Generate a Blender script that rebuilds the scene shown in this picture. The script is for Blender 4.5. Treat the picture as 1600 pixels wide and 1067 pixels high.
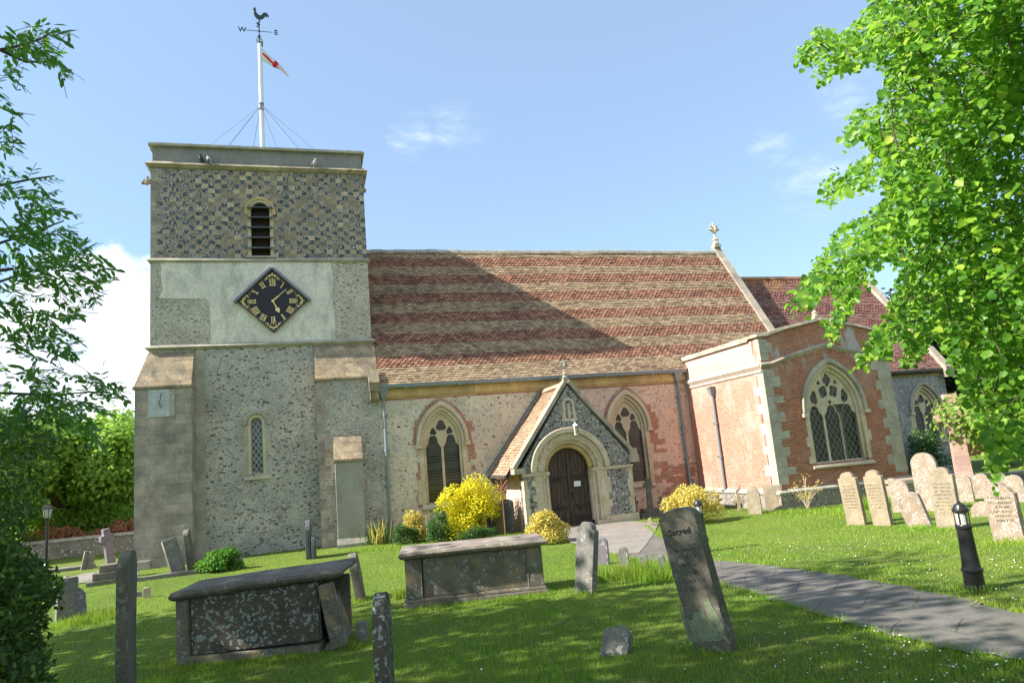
import bpy, bmesh, math, random
import numpy as np
from mathutils import Vector, Matrix, noise
R = math.radians; PI = math.pi
random.seed(7); rng = np.random.default_rng(7)
for o in list(bpy.data.objects): bpy.data.objects.remove(o)
sc = bpy.context.scene; C = sc.collection

# ------------------------------------------------------------------ camera, sun, sky, exposure
EYE = Vector((0, 0, 1.7)); FPX = 1067.0
PITCH, ROLL, YAW = R(9.58), R(-4.96), R(16.71)
fwd = Vector((math.sin(YAW)*math.cos(PITCH), math.cos(YAW)*math.cos(PITCH), math.sin(PITCH)))
rt0 = Vector((math.cos(YAW), -math.sin(YAW), 0)); up0 = rt0.cross(fwd)
RT = rt0*math.cos(ROLL) + up0*math.sin(ROLL); UP = -rt0*math.sin(ROLL) + up0*math.cos(ROLL)
cd = bpy.data.cameras.new('camera'); cam = bpy.data.objects.new('camera', cd); C.objects.link(cam)
cam.matrix_world = Matrix(((RT.x, UP.x, -fwd.x, EYE.x), (RT.y, UP.y, -fwd.y, EYE.y), (RT.z, UP.z, -fwd.z, EYE.z), (0, 0, 0, 1)))
cd.lens = 24.0; cd.sensor_width = 36.0; cd.clip_start = 0.05; cd.clip_end = 2000; sc.camera = cam

SUN_EL, SUN_TRAVEL = R(38.3), R(-1.6)          # light travels east, a touch towards the church
sd = Vector((math.cos(SUN_EL)*math.cos(SUN_TRAVEL), math.cos(SUN_EL)*math.sin(SUN_TRAVEL), -math.sin(SUN_EL)))
sl = bpy.data.lights.new('sun', 'SUN'); sl.energy = 5.0; sl.angle = R(0.5); sl.color = (1.0, 0.94, 0.84)
so = bpy.data.objects.new('sun', sl); C.objects.link(so); so.rotation_euler = sd.to_track_quat('-Z', 'Y').to_euler(); so.location = (-30, 10, 30)

def pix(px, py):
    return (RT*((px-800)/FPX) + UP*(-(py-533.5)/FPX) + fwd).normalized()

w = bpy.data.worlds.new('World'); sc.world = w; w.use_nodes = True
nt = w.node_tree; nt.nodes.clear()
def wn(t, **k):
    n = nt.nodes.new(t)
    for a, b in k.items(): setattr(n, a, b)
    return n
def wmath(op, a, b=None, c=None, clamp=False):
    n = wn('ShaderNodeMath', operation=op); n.use_clamp = clamp
    for i, v in enumerate((a, b, c)):
        if v is None: continue
        if hasattr(v, 'links'): nt.links.new(v, n.inputs[i])
        else: n.inputs[i].default_value = v
    return n.outputs[0]
sky = wn('ShaderNodeTexSky', sky_type='NISHITA', sun_disc=False, sun_elevation=SUN_EL, sun_rotation=R(270)+0*SUN_TRAVEL)
sky.air_density = 1.0; sky.dust_density = 0.6; sky.ozone_density = 1.6
geo = wn('ShaderNodeTexCoord'); dirv = geo.outputs['Generated']
def cloud_mask(px, py, cos_in, cos_out):
    d = pix(px, py)
    vm = wn('ShaderNodeVectorMath', operation='DOT_PRODUCT'); nt.links.new(dirv, vm.inputs[0]); vm.inputs[1].default_value = d
    mr = wn('ShaderNodeMapRange', interpolation_type='SMOOTHSTEP'); nt.links.new(vm.outputs['Value'], mr.inputs[0])
    mr.inputs[1].default_value = math.cos(R(cos_out)); mr.inputs[2].default_value = math.cos(R(cos_in)); return mr.outputs[0]
def cnoise(scale, detail, rough, stretch=(1, 1, 1), off=(0, 0, 0)):
    mp = wn('ShaderNodeMapping'); nt.links.new(dirv, mp.inputs[0]); mp.inputs['Scale'].default_value = stretch; mp.inputs['Location'].default_value = off
    n = wn('ShaderNodeTexNoise'); nt.links.new(mp.outputs[0], n.inputs['Vector']); n.inputs['Scale'].default_value = scale
    n.inputs['Detail'].default_value = detail; n.inputs['Roughness'].default_value = rough; return n.outputs['Fac']
def ramp01(v, a, b):
    mr = wn('ShaderNodeMapRange', interpolation_type='SMOOTHSTEP'); nt.links.new(v, mr.inputs[0]); mr.inputs[1].default_value = a; mr.inputs[2].default_value = b; return mr.outputs[0]
cn = cnoise(7.5, 10, 0.6, (1, 1, 1.5), (.3, .1, .2))
m = cloud_mask(140, 620, 4, 12)
m = wmath("MAXIMUM", m, cloud_mask(200, 500, 2, 7))
cum = ramp01(wmath('ADD', wmath('MULTIPLY', m, 0.36), cn), 0.60, 0.74)
cum = wmath('MULTIPLY', cum, ramp01(m, 0.02, 0.25))
wsp = cnoise(13, 9, 0.68, (1, 1, 3.4), (.7, .2, .9))
m2 = wmath('MULTIPLY', cloud_mask(720, 203, 0.2, 4.5), 0.8)
for a in ((640, 213, .2, 3.0), (1205, 228, .2, 2.6), (1265, 295, .4, 4.5), (1360, 130, 1, 6), (1400, 240, 1, 7)):
    m2 = wmath('MAXIMUM', m2, cloud_mask(*a))
wis = wmath('MULTIPLY', ramp01(wmath('MULTIPLY', m2, wmath('MULTIPLY', wsp, wsp)), 0.13, 0.60), 0.42)
cl = wmath('MAXIMUM', cum, wis, clamp=True)
# unseen broken cloud, added behind the camera to brighten the south walls
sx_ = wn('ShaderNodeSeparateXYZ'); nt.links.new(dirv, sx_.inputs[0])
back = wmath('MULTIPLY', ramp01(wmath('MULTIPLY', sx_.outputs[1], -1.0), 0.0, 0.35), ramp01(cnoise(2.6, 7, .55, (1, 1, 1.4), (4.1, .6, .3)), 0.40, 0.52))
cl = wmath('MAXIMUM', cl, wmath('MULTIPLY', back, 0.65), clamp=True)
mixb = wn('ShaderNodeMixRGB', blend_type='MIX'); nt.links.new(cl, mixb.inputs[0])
tint = wn('ShaderNodeMixRGB', blend_type='MULTIPLY'); tint.inputs[0].default_value = 1; nt.links.new(sky.outputs[0], tint.inputs[1]); tint.inputs[2].default_value = (0.82, 0.985, 1.03, 1)
haze = wn('ShaderNodeMixRGB', blend_type='MIX'); haze.inputs[0].default_value = 0.30; nt.links.new(tint.outputs[0], haze.inputs[1]); haze.inputs[2].default_value = (4.3, 5.5, 7.2, 1)
nt.links.new(haze.outputs[0], mixb.inputs[1])
cs = cnoise(7, 6, 0.6, (1, 1, 1.8), (2.3, .6, .2))
cc = wn('ShaderNodeMixRGB', blend_type='MIX'); nt.links.new(ramp01(cs, .4, .65), cc.inputs[0]); cc.inputs[1].default_value = (4.9, 5.4, 6.3, 1); cc.inputs[2].default_value = (7.4, 7.7, 8.2, 1)
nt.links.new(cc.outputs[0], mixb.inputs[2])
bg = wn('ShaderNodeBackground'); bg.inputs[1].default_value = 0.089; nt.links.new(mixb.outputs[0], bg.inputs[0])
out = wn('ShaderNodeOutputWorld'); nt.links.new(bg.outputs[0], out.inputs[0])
sc.view_settings.view_transform = 'Standard'; sc.view_settings.look = 'None'; sc.view_settings.exposure = 1.27; sc.view_settings.gamma = 1.0

# ------------------------------------------------------------------ ground shape and pixel helpers
def zg(x, y):
    t = min(max((y-1)/17.0, 0), 1); s = t*t*(3-2*t)
    return -0.6*s
def zgn(y):
    t = np.clip((y-1)/17.0, 0, 1); return -0.6*t*t*(3-2*t)
def G(px, py):                                   # the ground point seen at a pixel
    d = pix(px, py); z = -0.3
    for _ in range(40):
        t = (z-EYE.z)/d.z; p = EYE+d*t; z = 0.5*z+0.5*zg(p.x, p.y)
    return Vector((p.x, p.y, zg(p.x, p.y)))
def onY(px, py, Y):
    d = pix(px, py); return EYE + d*((Y-EYE.y)/d.y)
def onX(px, py, X):
    d = pix(px, py); return EYE + d*((X-EYE.x)/d.x)
def mpp(p): return (p-EYE).dot(fwd)/FPX           # metres per photo pixel at a point

# ------------------------------------------------------------------ objects
def link(o): C.objects.link(o); return o
def tag(o, label=None, cat=None, group=None, kind=None):
    if label: o['label'] = label
    if cat: o['category'] = cat
    if group: o['group'] = group
    if kind: o['kind'] = kind
    return o
def empty(name, loc, rz=0, label=None, cat=None, group=None, rot=None):
    o = bpy.data.objects.new(name, None); o.location = loc; o.rotation_euler = rot if rot else (0, 0, rz); o.empty_display_size = .2
    link(o); return tag(o, label, cat, group)
def obj(name, me, mat=None, parent=None, world=False, label=None, smooth=False):
    if isinstance(me, MB): me = me.mesh(name)
    o = bpy.data.objects.new(name, me)
    if mat is not None and len(me.materials) == 0:
        for mm in (mat if isinstance(mat, (list, tuple)) else [mat]): me.materials.append(mm)
    if smooth:
        for p in me.polygons: p.use_smooth = True
    link(o)
    if parent is not None:
        o.parent = parent
        if world and parent.parent is None: o.matrix_parent_inverse = parent.matrix_basis.inverted()
    if label: o['label'] = label
    return o
class MB:
    def __init__(s): s.v = []; s.f = []; s.m = []; s.mi = 0
    def add(s, vs, fs):
        b = len(s.v); s.v += [tuple(a) for a in vs]
        for f in fs: s.f.append([b+i for i in f]); s.m.append(s.mi)
        return s
    def box(s, x0, x1, y0, y1, z0, z1, M=None):
        vs = [Vector(p) for p in ((x0,y0,z0),(x1,y0,z0),(x1,y1,z0),(x0,y1,z0),(x0,y0,z1),(x1,y0,z1),(x1,y1,z1),(x0,y1,z1))]
        if M: vs = [M @ p for p in vs]
        return s.add(vs, [(0,3,2,1),(4,5,6,7),(0,1,5,4),(1,2,6,5),(2,3,7,6),(3,0,4,7)])
    def hexa(s, vs): return s.add(vs, [(0,3,2,1),(4,5,6,7),(0,1,5,4),(1,2,6,5),(2,3,7,6),(3,0,4,7)])
    def prism(s, poly, y0, y1, axis='y'):         # poly in (x,z), extruded along y (or poly (y,z) along x)
        n = len(poly)
        if axis == 'y': a = [(p[0], y0, p[1]) for p in poly]; b = [(p[0], y1, p[1]) for p in poly]
        elif axis == 'x': a = [(y0, p[0], p[1]) for p in poly]; b = [(y1, p[0], p[1]) for p in poly]
        else: a = [(p[0], p[1], y0) for p in poly]; b = [(p[0], p[1], y1) for p in poly]
        return s.add(a+b, [list(range(n)), list(range(2*n-1, n-1, -1))]+[(i, i+n, (i+1) % n+n, (i+1) % n) for i in range(n)])
    def lathe(s, prof, seg=16, c=(0,0,0), M=None):  # prof [(r,z)]
        vs = []; fs = []
        for r, z in prof:
            for k in range(seg):
                p = Vector((c[0]+r*math.cos(2*PI*k/seg), c[1]+r*math.sin(2*PI*k/seg), c[2]+z)); vs.append(M @ p if M else p)
        for i in range(len(prof)-1):
            for k in range(seg):
                a = i*seg+k; b = i*seg+(k+1) % seg; fs.append((a, b, b+seg, a+seg))
        fs.append(list(range(seg-1, -1, -1))); fs.append([(len(prof)-1)*seg+k for k in range(seg)])
        return s.add(vs, fs)
    def tube(s, pts, r, seg=8):                   # r number or list
        pts = [Vector(p) for p in pts]; n = len(pts); rs = r if isinstance(r, (list, tuple)) else [r]*n
        vs = []; fs = []; ref = None
        for i, p in enumerate(pts):
            t = (pts[min(i+1, n-1)]-pts[max(i-1, 0)]).normalized()
            if ref is None: ref = Vector((0, 0, 1)) if abs(t.z) < .9 else Vector((1, 0, 0))
            a = t.cross(ref).normalized(); b = t.cross(a).normalized(); ref = -b if False else ref
            for k in range(seg):
                q = 2*PI*k/seg; vs.append(p+(a*math.cos(q)+b*math.sin(q))*rs[i])
        for i in range(n-1):
            for k in range(seg):
                u = i*seg+k; v = i*seg+(k+1) % seg; fs.append((u, v, v+seg, u+seg))
        fs.append(list(range(seg-1, -1, -1))); fs.append([(n-1)*seg+k for k in range(seg)])
        return s.add(vs, fs)
    def mesh(s, name):
        me = bpy.data.meshes.new(name); me.from_pydata(s.v, [], s.f)
        if any(s.m): me.polygons.foreach_set('material_index', s.m)
        bm = bmesh.new(); bm.from_mesh(me); bmesh.ops.recalc_face_normals(bm, faces=bm.faces); bm.to_mesh(me); bm.free(); return me
def plate(polys, depth, bevel=0.0, y=0.0, M=None, rough=0.0):
    """2-D outlines (x,z) with holes -> solid plate; front at y, back at y+depth"""
    cu = bpy.data.curves.new('tmp', 'CURVE'); cu.dimensions = '2D'; cu.fill_mode = 'BOTH'; cu.extrude = max(depth/2-bevel, 1e-4); cu.bevel_depth = bevel; cu.offset = -bevel
    for poly in polys:
        sp = cu.splines.new('POLY'); sp.points.add(len(poly)-1); sp.use_cyclic_u = True
        for i, p in enumerate(poly): sp.points[i].co = (p[0], p[1], 0, 1)
    o = bpy.data.objects.new('tmp', cu); C.objects.link(o); dg = bpy.context.evaluated_depsgraph_get(); dg.update()
    me = bpy.data.meshes.new_from_object(o.evaluated_get(dg)); bpy.data.objects.remove(o); bpy.data.curves.remove(cu)
    me.materials.clear()
    n = len(me.vertices); co = np.empty(n*3); me.vertices.foreach_get('co', co); co = co.reshape(-1, 3)
    new = np.stack([co[:, 0], -co[:, 2]+depth/2+y, co[:, 1]], 1); me.vertices.foreach_set('co', new.ravel())
    if M: me.transform(M)
    bm = bmesh.new(); bm.from_mesh(me); bmesh.ops.remove_doubles(bm, verts=bm.verts, dist=1e-5); bmesh.ops.recalc_face_normals(bm, faces=bm.faces); bm.to_mesh(me); bm.free()
    return me
def textmesh(s, size, depth, y=0, extra=0.0, M=None, align='CENTER', space=1.0):
    cu = bpy.data.curves.new('tmp', 'FONT'); cu.body = s; cu.size = size; cu.extrude = depth/2; cu.align_x = align; cu.align_y = 'CENTER'; cu.offset = extra; cu.resolution_u = 2; cu.space_character = space
    o = bpy.data.objects.new('tmp', cu); C.objects.link(o); dg = bpy.context.evaluated_depsgraph_get(); dg.update()
    me = bpy.data.meshes.new_from_object(o.evaluated_get(dg)); bpy.data.objects.remove(o); bpy.data.curves.remove(cu); me.materials.clear()
    me.transform(Matrix(((1,0,0,0),(0,0,-1,depth/2+y),(0,1,0,0),(0,0,0,1))))
    if M: me.transform(M)
    return me
def joinmesh(name, ms):
    bm = bmesh.new()
    for m_ in ms: bm.from_mesh(m_)
    me = bpy.data.meshes.new(name); bm.to_mesh(me); bm.free(); return me

# ------------------------------------------------------------------ materials
class NT:
    def __init__(s, name):
        s.mat = bpy.data.materials.new(name); s.mat.use_nodes = True; s.t = s.mat.node_tree; s.t.nodes.clear()
        s.out = s.t.nodes.new('ShaderNodeOutputMaterial')
    def n(s, t, **k):
        n = s.t.nodes.new(t)
        for a, b in k.items(): setattr(n, a, b)
        return n
    def put(s, v, sock):
        if hasattr(v, 'links'): s.t.links.new(v, sock)
        elif isinstance(v, (tuple, list)): sock.default_value = (v[0], v[1], v[2], 1) if sock.type == 'RGBA' else tuple(v[:3])
        else: sock.default_value = v
    def co(s, kind='Object'): return s.n('ShaderNodeTexCoord').outputs[kind]
    def map(s, v, scale=(1,1,1), loc=(0,0,0)):
        m_ = s.n('ShaderNodeMapping'); s.put(v, m_.inputs[0]); m_.inputs['Scale'].default_value = scale; m_.inputs['Location'].default_value = loc; return m_.outputs[0]
    def noise(s, v, scale, detail=4, rough=.55, out='Fac', dist=0):
        n = s.n('ShaderNodeTexNoise'); s.put(v, n.inputs['Vector']); n.inputs['Scale'].default_value = scale; n.inputs['Detail'].default_value = detail; n.inputs['Roughness'].default_value = rough; n.inputs['Distortion'].default_value = dist; return n.outputs[out]
    def vor(s, v, scale, feature='F1', rand=1.0):
        n = s.n('ShaderNodeTexVoronoi', feature=feature); s.put(v, n.inputs['Vector']); n.inputs['Scale'].default_value = scale; n.inputs['Randomness'].default_value = rand; return n
    def math(s, op, a, b=0, c=None, clamp=False):
        n = s.n('ShaderNodeMath', operation=op); n.use_clamp = clamp; s.put(a, n.inputs[0]); s.put(b, n.inputs[1])
        if c is not None: s.put(c, n.inputs[2])
        return n.outputs[0]
    def mr(s, v, a, b, c=0, d=1, smooth=True):
        n = s.n('ShaderNodeMapRange', interpolation_type='SMOOTHSTEP' if smooth else 'LINEAR'); s.put(v, n.inputs[0])
        for i, q in enumerate((a, b, c, d)): s.put(q, n.inputs[i+1])
        return n.outputs[0]
    def mix(s, f, a, b, mode='MIX'):
        n = s.n('ShaderNodeMixRGB', blend_type=mode); s.put(f, n.inputs[0]); s.put(a, n.inputs[1]); s.put(b, n.inputs[2]); return n.outputs[0]
    def ramp(s, v, stops, interp='LINEAR'):
        n = s.n('ShaderNodeValToRGB'); s.put(v, n.inputs[0]); cr = n.color_ramp; cr.interpolation = interp
        while len(cr.elements) > 1: cr.elements.remove(cr.elements[-1])
        for i, (p, c) in enumerate(stops):
            e = cr.elements[0] if i == 0 else cr.elements.new(p); e.position = p; e.color = (c[0], c[1], c[2], 1)
        return n.outputs[0]
    def sep(s, v):
        n = s.n('ShaderNodeSeparateXYZ'); s.put(v, n.inputs[0]); return n.outputs
    def comb(s, x, y, z):
        n = s.n('ShaderNodeCombineXYZ'); s.put(x, n.inputs[0]); s.put(y, n.inputs[1]); s.put(z, n.inputs[2]); return n.outputs[0]
    def bump(s, h, dist, strength=1.0):
        n = s.n('ShaderNodeBump'); s.put(h, n.inputs['Height']); n.inputs['Distance'].default_value = dist; n.inputs['Strength'].default_value = strength; return n.outputs[0]
    def bsdf(s, col, rough=.9, normal=None, spec=.3, metal=0, transl=None, tf=.35):
        b = s.n('ShaderNodeBsdfPrincipled'); s.put(col, b.inputs['Base Color']); s.put(rough, b.inputs['Roughness']); s.put(metal, b.inputs['Metallic']); b.inputs['Specular IOR Level'].default_value = spec
        if normal is not None: s.put(normal, b.inputs['Normal'])
        o = b.outputs[0]
        if transl is not None:
            t = s.n('ShaderNodeBsdfTranslucent'); s.put(transl, t.inputs[0]); mx = s.n('ShaderNodeMixShader'); mx.inputs[0].default_value = tf
            s.t.links.new(o, mx.inputs[1]); s.t.links.new(t.outputs[0], mx.inputs[2]); o = mx.outputs[0]
        s.t.links.new(o, s.out.inputs[0]); return s.mat
def uwall(N):                                     # (along the wall, up, 0) for axis-aligned walls
    x, y, z = N.sep(N.co())[:3]; return N.comb(N.math('ADD', x, y), z, 0.0)

def flint(name, mortar, mortar2, stops, scale=7.5, rad=(.16, .46), dens=.8, flat=1.55, bump=.03, stain=(.55, .5, .42), stain_amt=.35, pebble=1.0):
    N = NT(name); c = N.co(); nz = N.noise(c, 5, 2, out='Color'); c2 = N.mix(.06, c, nz, 'ADD'); cs_ = N.map(c2, (1, 1, flat))
    v = N.vor(cs_, scale); r, g, b = N.sep(v.outputs['Color'])[:3]
    rad_ = N.mr(r, 0, 1, rad[0], rad[1], False); on = N.math('LESS_THAN', b, dens)
    m_ = N.math('MULTIPLY', N.mr(N.math('SUBTRACT', rad_, v.outputs['Distance']), -.03, .05), on)
    v2 = N.vor(cs_, scale*2.1); r2, g2, b2 = N.sep(v2.outputs['Color'])[:3]
    m2_ = N.math('MULTIPLY', N.mr(N.math('SUBTRACT', N.mr(r2, 0, 1, .1, .42, False), v2.outputs['Distance']), -.05, .07), N.math('MULTIPLY', N.math('LESS_THAN', b2, .6*pebble), N.math('SUBTRACT', 1, m_)))
    fl = N.ramp(g, stops, 'LINEAR'); fl2 = N.ramp(g2, stops, 'LINEAR')
    chip = N.noise(c, 42, 3, .7); fl = N.mix(.5, fl, N.ramp(chip, [(.36, (.35, .35, .35)), (.64, (1.5, 1.5, 1.5))]), 'MULTIPLY')
    n1 = N.noise(c, 1.1, 5, .6); mo = N.mix(N.mr(n1, .38, .62), mortar, mortar2); mo = N.mix(.55, mo, N.ramp(N.noise(c, 30, 4, .7), [(.38, (.45, .43, .40)), (.62, (1.35, 1.35, 1.35))]), 'MULTIPLY')
    col = N.mix(m_, N.mix(m2_, mo, fl2), fl)
    v3 = N.vor(N.map(c2, (1, 1, flat*1.15)), scale*3.6); r3, g3, b3_ = N.sep(v3.outputs['Color'])[:3]
    m3_ = N.math('MULTIPLY', N.mr(v3.outputs['Distance'], .42, .28), N.math('LESS_THAN', b3_, .34*pebble))
    col = N.mix(N.math('MULTIPLY', m3_, .85), col, N.ramp(g3, [(0, (.07, .07, .075)), (.45, (.16, .155, .15)), (.55, (.62, .60, .55)), (.85, (.70, .68, .62)), (1, (.30, .18, .11))], 'CONSTANT'))
    col = N.mix(N.mr(N.noise(N.map(c, (1, 1, .45), (3, 1, 7)), .9, 6, .65), .5, .72, 0, stain_amt), col, stain, 'MULTIPLY')
    h = N.math('ADD', N.math('MULTIPLY', N.math('MAXIMUM', m_, m2_), .8), N.math('MULTIPLY', chip, .5))
    return N.bsdf(col, .85, N.bump(h, bump, .9))
GREYF = [(0, (.10, .10, .105)), (.16, (.17, .165, .16)), (.34, (.34, .33, .31)), (.6, (.47, .45, .41)), (.8, (.60, .58, .54)), (.9, (.40, .30, .20)), (1, (.27, .19, .13))]
M = {}
M['flint_tower'] = flint('flint_tower', (.54, .50, .42), (.38, .365, .33), GREYF, 7.5, (.22, .50), .92, 1.75, .045, stain=(.72, .64, .54), stain_amt=.5, pebble=1.5)
M['flint_nave'] = flint('flint_nave', (.66, .58, .45), (.54, .48, .39), GREYF, 6.5, (.16, .48), .80, stain=(.8, .62, .5), stain_amt=.35, pebble=.6)
M['flint_pink'] = flint('flint_pink', (.70, .50, .40), (.60, .46, .38), [(0, (.12, .11, .12)), (.2, (.25, .21, .19)), (.5, (.52, .43, .36)), (.8, (.50, .34, .25)), (1, (.40, .22, .15))], 7.5, (.14, .44), .78, stain=(.85, .6, .5), stain_amt=.4, pebble=.7)
M['flint_dark'] = flint('flint_dark', (.30, .28, .24), (.25, .24, .21), [(0, (.035, .037, .042)), (.4, (.07, .073, .08)), (.65, (.17, .175, .185)), (.85, (.4, .4, .4)), (1, (.55, .55, .53))], 13, (.30, .62), .97, 1.2, .03, stain_amt=.2)
M['flint_chancel'] = flint('flint_chancel', (.38, .37, .35), (.30, .30, .29), [(0, (.08, .085, .095)), (.35, (.17, .18, .20)), (.7, (.38, .39, .41)), (1, (.6, .6, .6))], 12, (.3, .6), .95, 1.2, .03, stain_amt=.2)
M['flint_rough'] = flint('flint_rough', (.58, .53, .43), (.46, .42, .34), GREYF, 8.0, (.20, .50), .92, 2.6, .035, stain_amt=.4)
M['flint_low'] = flint('flint_low', (.3, .26, .2), (.24, .21, .17), GREYF, 9, (.2, .5), .9, 1.3, .03)

def stone(name, a, b, lichen=(.42, .42, .36), lich=.3, dark=(.12, .11, .09), dk=.35, orange=0.0, blocks=None, bump=.012, scale=1.0, rough=.9, lth=(.48, .60), ls=9.0):
    N = NT(name); c = N.map(N.co(), (scale, scale, scale)); n1 = N.noise(c, 2.0, 6, .65); col = N.mix(N.mr(n1, .35, .65), a, b)
    col = N.mix(.45, col, N.ramp(N.noise(c, 26, 5, .75), [(.37, (.45, .44, .42)), (.63, (1.4, 1.4, 1.4))]), 'MULTIPLY')
    lv = N.vor(N.mix(.25, c, N.noise(c, 9, 3, out='Color'), 'ADD'), ls); lm = N.math('MULTIPLY', N.mr(lv.outputs['Distance'], .42, .30), N.mr(N.noise(N.map(c, loc=(5, 2, 1)), 2.4, 4, .6), lth[0], lth[1]))
    col = N.mix(N.math('MULTIPLY', lm, lich), col, lichen)
    if orange: col = N.mix(N.math('MULTIPLY', N.mr(N.noise(N.map(c, loc=(9, 4, 3)), 3.2, 6, .7), .5, .68), orange), col, (.42, .25, .07))
    col = N.mix(N.math('MULTIPLY', N.mr(N.noise(N.map(c, (1, 1, .4), (1, 8, 3)), 2.6, 6, .7), .46, .72), dk), col, dark)
    h = N.math('ADD', N.noise(c, 34, 5, .7), N.math('MULTIPLY', lm, .4))
    if blocks:
        br = N.n('ShaderNodeTexBrick'); N.put(N.mix(.03, uwall(N), N.noise(N.co(), 3, 2, out='Color'), 'ADD'), br.inputs['Vector']); br.inputs['Scale'].default_value = 1; br.inputs['Brick Width'].default_value = blocks[0]; br.inputs['Row Height'].default_value = blocks[1]; br.inputs['Mortar Size'].default_value = .008; br.inputs['Bias'].default_value = 0
        br.inputs['Color1'].default_value = (.75, .74, .72, 1); br.inputs['Color2'].default_value = (1.15, 1.1, 1.02, 1); br.inputs['Mortar'].default_value = (.8, .78, .74, 1)
        col = N.mix(.85, col, br.outputs['Color'], 'MULTIPLY'); h = N.math('SUBTRACT', h, N.math('MULTIPLY', br.outputs['Fac'], .6))
    return N.bsdf(col, rough, N.bump(h, bump, .8))
M['stone'] = stone('dressed_stone', (.59, .51, .38), (.49, .41, .29), lich=.35, dk=.28, orange=.22)
M['stone_warm'] = stone('warm_stone', (.60, .45, .22), (.48, .35, .16), lich=.2, dk=.25, orange=.35, blocks=(.9, .4))
M['stone_grey'] = stone('grey_stone', (.42, .39, .32), (.31, .29, .24), lich=.45, dk=.4, orange=.08)
M['render_grey'] = stone('weathered_buttress_stone', (.42, .37, .32), (.26, .235, .21), lichen=(.50, .48, .44), lich=.5, dk=.35, orange=.05, blocks=(.55, .3))
M['weathering'] = stone('weathering_stone', (.42, .335, .23), (.22, .185, .14), lich=.6, dk=.75, orange=.35, blocks=(.42, .33), bump=.03)
M['parapet'] = stone('parapet_render', (.25, .24, .225), (.205, .20, .185), lich=.12, dk=.2, dark=(.14, .13, .11))
M['pebble_render'] = stone('pebbledash_render', (.36, .34, .28), (.31, .29, .24), lich=.3, dk=.3)
M['plaster'] = stone('old_plaster', (.70, .66, .56), (.58, .55, .48), lichen=(.46, .455, .42), lich=.35, lth=(.46, .6), ls=3.5, dk=.9, dark=(.36, .35, .315), bump=.008)
M['coping'] = stone('coping_stone', (.44, .39, .32), (.34, .30, .25), lich=.4, dk=.35, orange=.25, blocks=(.7, .9))
M['quoin_grey'] = stone('lichened_quoin', (.44, .41, .32), (.34, .31, .25), lich=.55, dk=.35, lichen=(.5, .5, .45))
M['quoin_pale'] = stone('pale_quoin', (.54, .44, .38), (.44, .36, .31), lich=.2, dk=.15)
M['cornice'] = stone('cornice_stone', (.45, .40, .31), (.27, .245, .19), lich=.3, dk=.9, dark=(.13, .12, .09), orange=.1, blocks=(.8, .5))
M['grave_dark'] = stone('dark_gravestone', (.19, .17, .135), (.125, .115, .095), lichen=(.31, .32, .29), lich=.6, dk=.4, dark=(.03, .028, .025), orange=.12, scale=1.6)
M['grave_lichen'] = stone('lichen_crusted_stone', (.13, .11, .085), (.09, .077, .063), lichen=(.31, .34, .325), lich=1.0, lth=(.34, .40), ls=9.0, dk=.3, dark=(.04, .035, .03), orange=.05, scale=2.0)
M['grave_pale'] = stone('pale_gravestone', (.36, .295, .21), (.28, .23, .17), lichen=(.48, .45, .38), lich=.6, dk=.4, orange=.25, scale=1.8)
M['grave_warm'] = stone('warm_gravestone', (.37, .295, .20), (.29, .23, .16), lichen=(.46, .42, .34), lich=.35, dk=.45, orange=.15, scale=1.5)
M['grave_white'] = stone('white_lichened_gravestone', (.38, .30, .235), (.29, .22, .17), lichen=(.56, .53, .47), lich=.9, dk=.4, orange=.3, scale=1.6, lth=(.36, .5), ls=12)
M['grave_grey'] = stone('grey_gravestone', (.23, .215, .19), (.15, .14, .13), lichen=(.40, .40, .37), lich=.7, dk=.4, scale=1.7)
M['grave_slate'] = stone('slate_gravestone', (.10, .11, .12), (.08, .085, .09), lich=.25, dk=.3, dark=(.04, .04, .04))
M['grave_mauve'] = stone('mauve_gravestone', (.20, .18, .20), (.15, .13, .15), lichen=(.4, .4, .42), lich=.6, dk=.3)
M['grave_pink'] = stone('pink_granite', (.52, .33, .28), (.45, .29, .25), lich=.15, dk=.1, bump=.005)
M['tomb_slab'] = stone('tomb_lid_stone', (.30, .255, .21), (.20, .165, .135), lichen=(.45, .43, .40), lich=.5, dk=.45, dark=(.10, .06, .04), scale=1.5)
M['grave_etch'] = NT('shallow_cut_letters').bsdf((.21, .175, .125), .9)
M['tomb_lid_dark'] = stone('dark_lid_stone', (.19, .165, .14), (.13, .11, .095), lichen=(.33, .33, .31), lich=.5, dk=.4, dark=(.05, .04, .035), scale=1.5)
M['tomb_side'] = stone('tomb_panel_stone', (.21, .19, .15), (.135, .125, .10), lichen=(.38, .39, .36), lich=.75, dk=.35, dark=(.05, .045, .04), orange=.45, scale=1.7)

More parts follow.
